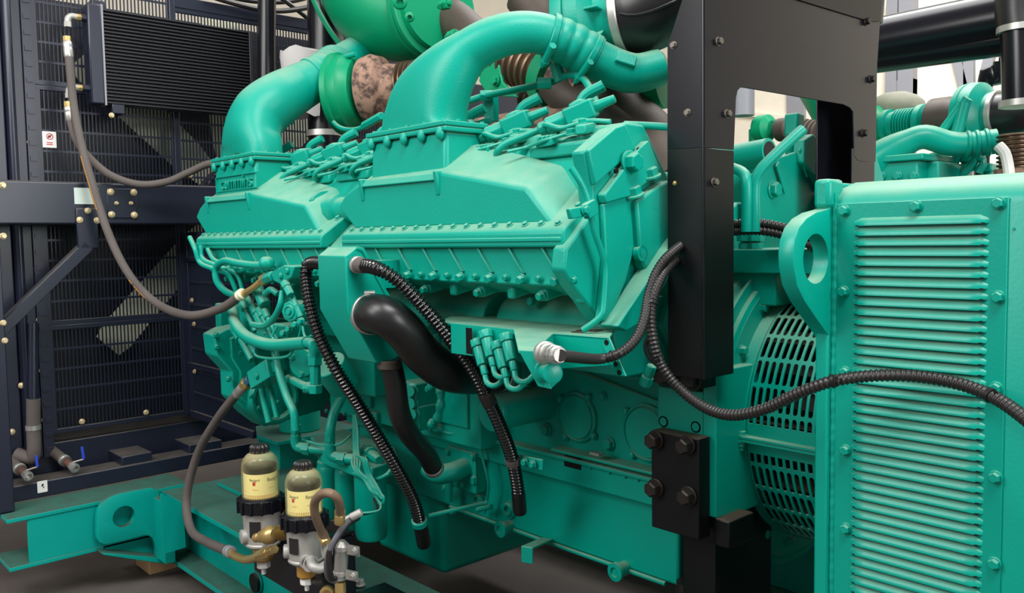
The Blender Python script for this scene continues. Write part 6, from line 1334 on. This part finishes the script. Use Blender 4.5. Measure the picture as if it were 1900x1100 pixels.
m = MB(); m.cyl(A(1475, 245, Y=2.16), A(1465, 312, Y=2.2), .018, seg=12); m.build('clip_tube', GREEN, fe)
# ================================================================== second generator set standing behind
def far(x, y, Y=4.3): return A(x, y, Y=Y)
g2 = 'parts of the second generating set'
def simple(nm, label, cat, mb, mat, **k): return tag(mb.build(nm, mat, **k), label, cat)
c = far(1822, 216); S = lambda n: SZ(n, c)
axd = (far(1830, 214, 4.3)-far(1680, 230, 4.36)).normalized()
t2 = thing('turbocharger', 'green turbocharger of the second engine at the right edge above the alternator', 'turbocharger', c)
lathe_part(t2, 'compressor_housing', GREEN, c-axd*S(34), [(S(44), 0), (S(62), S(4)), (S(64), S(14)), (S(62), S(16)), (S(62), S(18)), (S(64), S(20)), (S(62), S(36)), (S(50), S(46)), (S(42), S(50)), (S(40), S(64))], 44, axd)
lathe_part(t2, 'clamp_band', STEEL, c+axd*S(24), [(S(43), 0), (S(44), S(1)), (S(44), S(9)), (S(42), S(10))], 36, axd)
lathe_part(t2, 'turbine_housing', DKRUST, c-axd*S(98), [(S(34), 0), (S(44), S(6)), (S(44), S(40)), (S(36), S(60))], 36, axd)
m = MB(); m.cyl(far(1752, 240, 4.1), far(1796, 182, 4.1), .022, seg=12); m.build('support_strut', GREEN, t2)
m = MB(); m.cyl(far(1776, 245, 4.1), far(1790, 190, 4.1), .026, seg=12); m.build('support_strut', GREEN, t2)
b2_ = thing('exhaust_bellows', 'green painted bellows of the second engine beside its turbocharger', 'bellows', far(1700, 230))
bellows(b2_, c-axd*S(170), c-axd*S(128), S(32), 7, GREEN)
lathe_part(b2_, 'bellows_flange', GREEN, c-axd*S(194), [(S(24), 0), (S(34), S(2)), (S(34), S(12)), (S(28), S(14)), (S(28), S(24))], 30, axd)
lathe_part(b2_, 'clamp_collar', GREEN, c-axd*S(124), [(S(28), 0), (S(36), S(4)), (S(36), S(16)), (S(28), S(22))], 30, axd)
m = MB(); m.lathe(c-axd*S(250), axd, [(S(38), 0), (S(46), S(10)), (S(44), S(40)), (S(30), S(56))], 30); m.build('exhaust_branch', EXGREEN, b2_)
m = MB(); cq = far(1660, 205, 4.5); m.sphere(cq, S(52), 24, (1.2, 1, .75)); simple('heat_wrap', 'dusty grey heat wrap lump behind the green bellows', 'insulation', m, material('dusty_heat_wrap', srgb(128, 128, 112), .8, var=.4, bump=.5, bump_scale=30))
e2 = thing('air_elbow', 'green air elbow of the second engine running above the alternator top', 'pipe', far(1700, 280, 4.0))
m = MB(); pth = spline([far(1600, 325, 3.95), far(1640, 290, 3.95), far(1680, 266, 3.97), far(1715, 254, 4.0), far(1760, 266, 4.05), far(1800, 268, 4.1), far(1850, 262, 4.15)], .02); nn = len(pth); m.tube(pth, [S(42)+(S(22)-S(42))*min(1, i/nn*2.4) for i in range(nn)], 28); m.build('elbow_pipe', GREEN, e2, ang=60)
for f in (.80, .86, .92): i = int(nn*f); tt = (pth[i+1]-pth[i-1]).normalized(); m = MB(); m.lathe(pth[i]-tt*.01, tt, [(S(22), 0), (S(25), .006), (S(25), .016), (S(22), .022)], 28); m.build('sleeve_ring', GREEN, e2)
m2 = thing('intake_manifold', 'green intake manifold box of the second engine just above the alternator edge', 'manifold', far(1660, 318, 3.95))
q0_, q1_ = far(1615, 304, 3.9), far(1702, 334, 3.9); m = MB(); m.box(q0_.x-.3, q1_.x, 3.9, 4.25, q1_.z-.1, q0_.z); m.build('manifold_box', GREEN, m2, bevel=.008)
m = MB(); m.box(q0_.x-.3, q1_.x+.03, 3.88, 4.3, q0_.z-.0, q0_.z+.03); m.build('manifold_flange', GREEN, m2, bevel=.006)
for x in (1635, 1665, 1696): bolt(m2, far(x, 327, 3.895), (0, -1, 0), .022, GREEN)
m = MB(); q = far(1725, 322, 4.05); m.box(q.x-.1, q.x+.06, 4.0, 4.4, q.z-.1, q.z+.05); m.build('flange_block', GREEN, m2, bevel=.01)
e3 = thing('engine', 'green top of the second engine with injectors and pipes beside the bronzed bellows', 'engine', far(1780, 330, 4.4))
m = MB(); q = far(1790, 345, 4.5); m.box(q.x-2.2, q.x+.35, 4.45, 5.6, -.9, q.z+.04); m.build('engine_block', CAST, e3, bevel=.02)
for (x, y, s_) in ((1800, 300, 22), (1758, 318, 16), (1836, 318, 16), (1740, 305, 12)):
    q = far(x, y, 4.35); m = MB(); m.cyl(q-Z1*S(18), q+Z1*S(6), S(s_*.7), seg=16); m.obox(q+Z1*S(6), X1*S(s_*.6), Y1*.05, Z1*S(8)); m.build('injector', GREEN, e3, bevel=.008)
for pts in (((1780, 328), (1800, 310), (1812, 290), (1800, 282)), ((1730, 330), (1750, 322), (1770, 300), (1778, 280)), ((1815, 320), (1825, 300), (1810, 290)), ((1700, 300), (1730, 290), (1760, 285))):
    m = MB(); m.tube(spline([far(x, y, 4.25) for x, y in pts], .02), .018, 10); m.build('pipe', GREEN, e3)
cp_ = thing('exhaust_bellows', 'upright bronzed bellows at the right edge above a brown pipe flange', 'bellows', far(1880, 320, 4.0))
bellows(cp_, far(1884, 318, 4.0), far(1884, 248, 4.0), SZ(32, far(1884, 280, 4.0)), 9, BELLOW)
m = MB(); m.lathe(far(1884, 345, 4.0), Z1, [(S(30), 0), (S(33), .02), (S(33), .07)], 32); m.build('pipe_end', RUST, cp_)
m = MB(); m.tube(spline([far(1852, 270, 3.9), far(1865, 285, 3.9), far(1872, 318, 3.9), far(1873, 345, 3.9)], .02), .022, 10); m.build('pale_pipe', WHITE, cp_)
# black ducts
d1 = thing('air_duct', 'big black round air duct crossing the top right corner', 'duct', far(1740, 60, 3.9))
pa_, pb_ = far(1560, 92, 3.9), far(1900, 28, 3.9); rr_ = SZ(48, far(1740, 60, 3.9))
m = MB(); m.cyl(pa_, pb_, rr_, seg=48); m.build('duct_body', GLOSS, d1)
m = MB(); m.cyl(pa_+V((0, 0, -rr_*.55)), pb_+V((0, 0, -rr_*.75)), rr_*.62, seg=40); m.build('lower_duct', GLOSS, d1)
d2 = thing('intake_pipe', 'thick black upright rubber pipe at the right edge, steel clamps at both ends', 'pipe', far(1884, 240, 3.75))
r3 = SZ(34, far(1884, 120, 3.75))
m = MB(); m.cyl(far(1894, 55, 3.75), far(1898, 190, 3.75), r3, seg=36); m.build('pipe_body', GLOSS, d2)
m = MB(); m.tube(spline([far(1890, -50, 3.75), far(1890, 20, 3.75), far(1894, 55, 3.75)], .02), r3*1.15, 36); m.build('upper_sleeve', RUBBER, d2)
for (x, y) in ((1894, 54), (1898, 192)): q = far(x, y, 3.75); m = MB(); m.cyl(q-Z1*.012, q+Z1*.012, r3*1.18, seg=36); m.build('clamp', STEEL, d2)
m = MB(); m.tube(spline([far(1898, 185, 3.75), far(1894, 215, 3.78), c+axd*S(60), c+axd*S(28)], .02), [r3*1.1]*1+[r3*1.08]*200, 32) if False else m.tube(spline([c+axd*S(30), c+axd*S(58), c+axd*S(85)+Z1*S(10), c+axd*S(95)+Z1*S(60)], .03), S(40), 32); m.build('lower_rubber_elbow', RUBBER, d2)
m = MB(); q = far(1858, 115, 4.6); m.cyl(q, q+Z1*.0+X1*.08, S(16), seg=18); m.tube(spline([q, q-Z1*S(40)-X1*S(8), q-Z1*S(80)-X1*S(30), V((q.x-S(30), q.y, -H))], .03), S(14), 16); simple('small_valve', 'small dark valve and pipe behind the upright black pipe', 'valve', m, GLOSS)
# green exhaust elbow of the second engine through the stand
ge = thing('exhaust_elbow', 'green exhaust funnel seen through the stand opening', 'exhaust pipe', far(1530, 230, 4.2))
m = MB(); m.loft([MB().ring(far(1560, 235, 4.3), V((.4, -.3, -1)), SZ(40, far(1550, 235, 4.3)), 32), MB().ring(far(1545, 160, 4.3), V((.3, -.2, -1)), SZ(62, far(1545, 160, 4.3)), 32), MB().ring(far(1560, 60, 4.3), V((.1, -.1, -1)), SZ(70, far(1550, 60, 4.3)), 32)]); m.build('funnel', EXGREEN, ge)
b3 = thing('exhaust_bellows', 'dark bellows seen through the stand opening', 'bellows', far(1500, 245, 3.6)); bellows(b3, far(1482, 245, 3.6), far(1520, 250, 3.6), SZ(26, far(1500, 245, 3.6)), 5, DKRUST)
t3 = thing('turbocharger', 'green and brown turbocharger tops seen through the stand opening', 'turbocharger', far(1430, 240, 3.4))
lathe_part(t3, 'compressor_housing', EXGREEN, far(1402, 240, 3.4), [(.03, 0), (.058, .02), (.058, .07), (.03, .09)], 30, axd); lathe_part(t3, 'turbine_housing', DKRUST, far(1440, 242, 3.4), [(.03, 0), (.05, .02), (.05, .07), (.03, .09)], 30, axd)
m = MB(); m.cyl(far(1378, 215, 3.3), far(1378, 160, 3.3), .05, seg=24); m.build('grey_riser', GREYST, t3)
for (q_, t_) in ((far(1402, 240, 3.4), t3), (far(1500, 250, 3.6), b3)): m = MB(); m.cyl(q_, V((q_.x, q_.y, -H)), .03, seg=14); m.build('support_leg', EXGREEN, t_)
# engine body in the valley so that nothing is see through
vy = thing('valley_cover', 'dark green valley cover with pipes between the two cylinder banks', 'cover', (-2.1, AX, .0))
m = MB(); m.box(-2.9, -1.25, 1.75, 2.35, -.1, .16); m.build('cover_plate', CAST, vy, bevel=.01)
m = MB(); m.tube([V((-2.9, AX-.2, .3)), V((-1.6, AX-.2, .3))], .09, 20); m.build('exhaust_log', RUST, vy)
m = MB(); m.tube([V((-2.9, AX+.1, .34)), V((-1.7, AX+.1, .34))], .09, 20); m.build('exhaust_log', DKRUST, vy)
# ================================================================== steel frames and windows against the back wall
bw = 9.5
def wq(x, y): return A(x, y, Y=bw)
def bar(nm, mat, x0, y0, x1, y1, wpx, label=None, cat=None, dy=.06):
    a, b = wq(x0, y0), wq(x1, y1); w_ = SZ(wpx, a)/2; d = (b-a).normalized(); s = d.cross(Y1).normalized(); m = MB(); m.obox((a+b)/2-Y1*dy/2, d*((b-a).length/2), s*w_, Y1*dy/2); return m.build(nm, mat)
tl_ = ['grey slanting wall strut behind the second turbocharger', 'grey upright wall post behind the second turbocharger', 'grey strut leaning left behind the upright black pipe']
for i, a in enumerate(((1773, 90, 1800, 200, 16), (1800, 60, 1803, 400, 18), (1845, 80, 1815, 200, 18))): o = bar('trim_%d' % (i+1), GREYST, *a); tag(o, tl_[i], 'steel frame', kind='structure')
o = bar('trim_4', GREYST, 1480, 110, 1480, 400, 34); tag(o, 'grey steel column seen through the stand opening', 'column', kind='structure')
for i, (x0, y0, x1, y1) in enumerate(((1652, 108, 1702, 165),)):
    a, b = wq(x0, y0), wq(x1, y1); t_ = .1; m = MB()
    m.box(a.x, a.x+t_*1.2, bw-.12, bw, b.z-.9, a.z+.6); m.box(b.x-t_*1.6, b.x, bw-.12, bw, b.z-1.5, a.z+.6); m.box(a.x, b.x, bw-.11, bw, b.z-.06, b.z+.1)
    struct('window_1', m, GREYST, 'grey window frame on the cream wall above the heat wrap', 'window')
o = bar('trim_5', WALL, 1360, 208, 1480, 222, 8); tag(o, 'pale ledge along the wall seen through the stand opening', 'ledge', kind='structure')
# roof beams high on the left
cbx = thing('cable_loop', 'black cables looping over the top of the radiator frame', 'cable', A(480, 10, X=-3.9))
for k, pts in enumerate((((380, -10), (440, 8), (500, 20), (560, 16), (640, -5)), ((520, -5), (560, 25), (590, 50)), ((400, -12), (470, 2), (540, 2), (600, -14)))):
    m = MB(); m.tube(spline([A(x, y, X=-3.8-.05*k) for x, y in pts], .02), .012, 8); m.build('cable', CONDUIT, cbx)
bpy.context.view_layer.update()
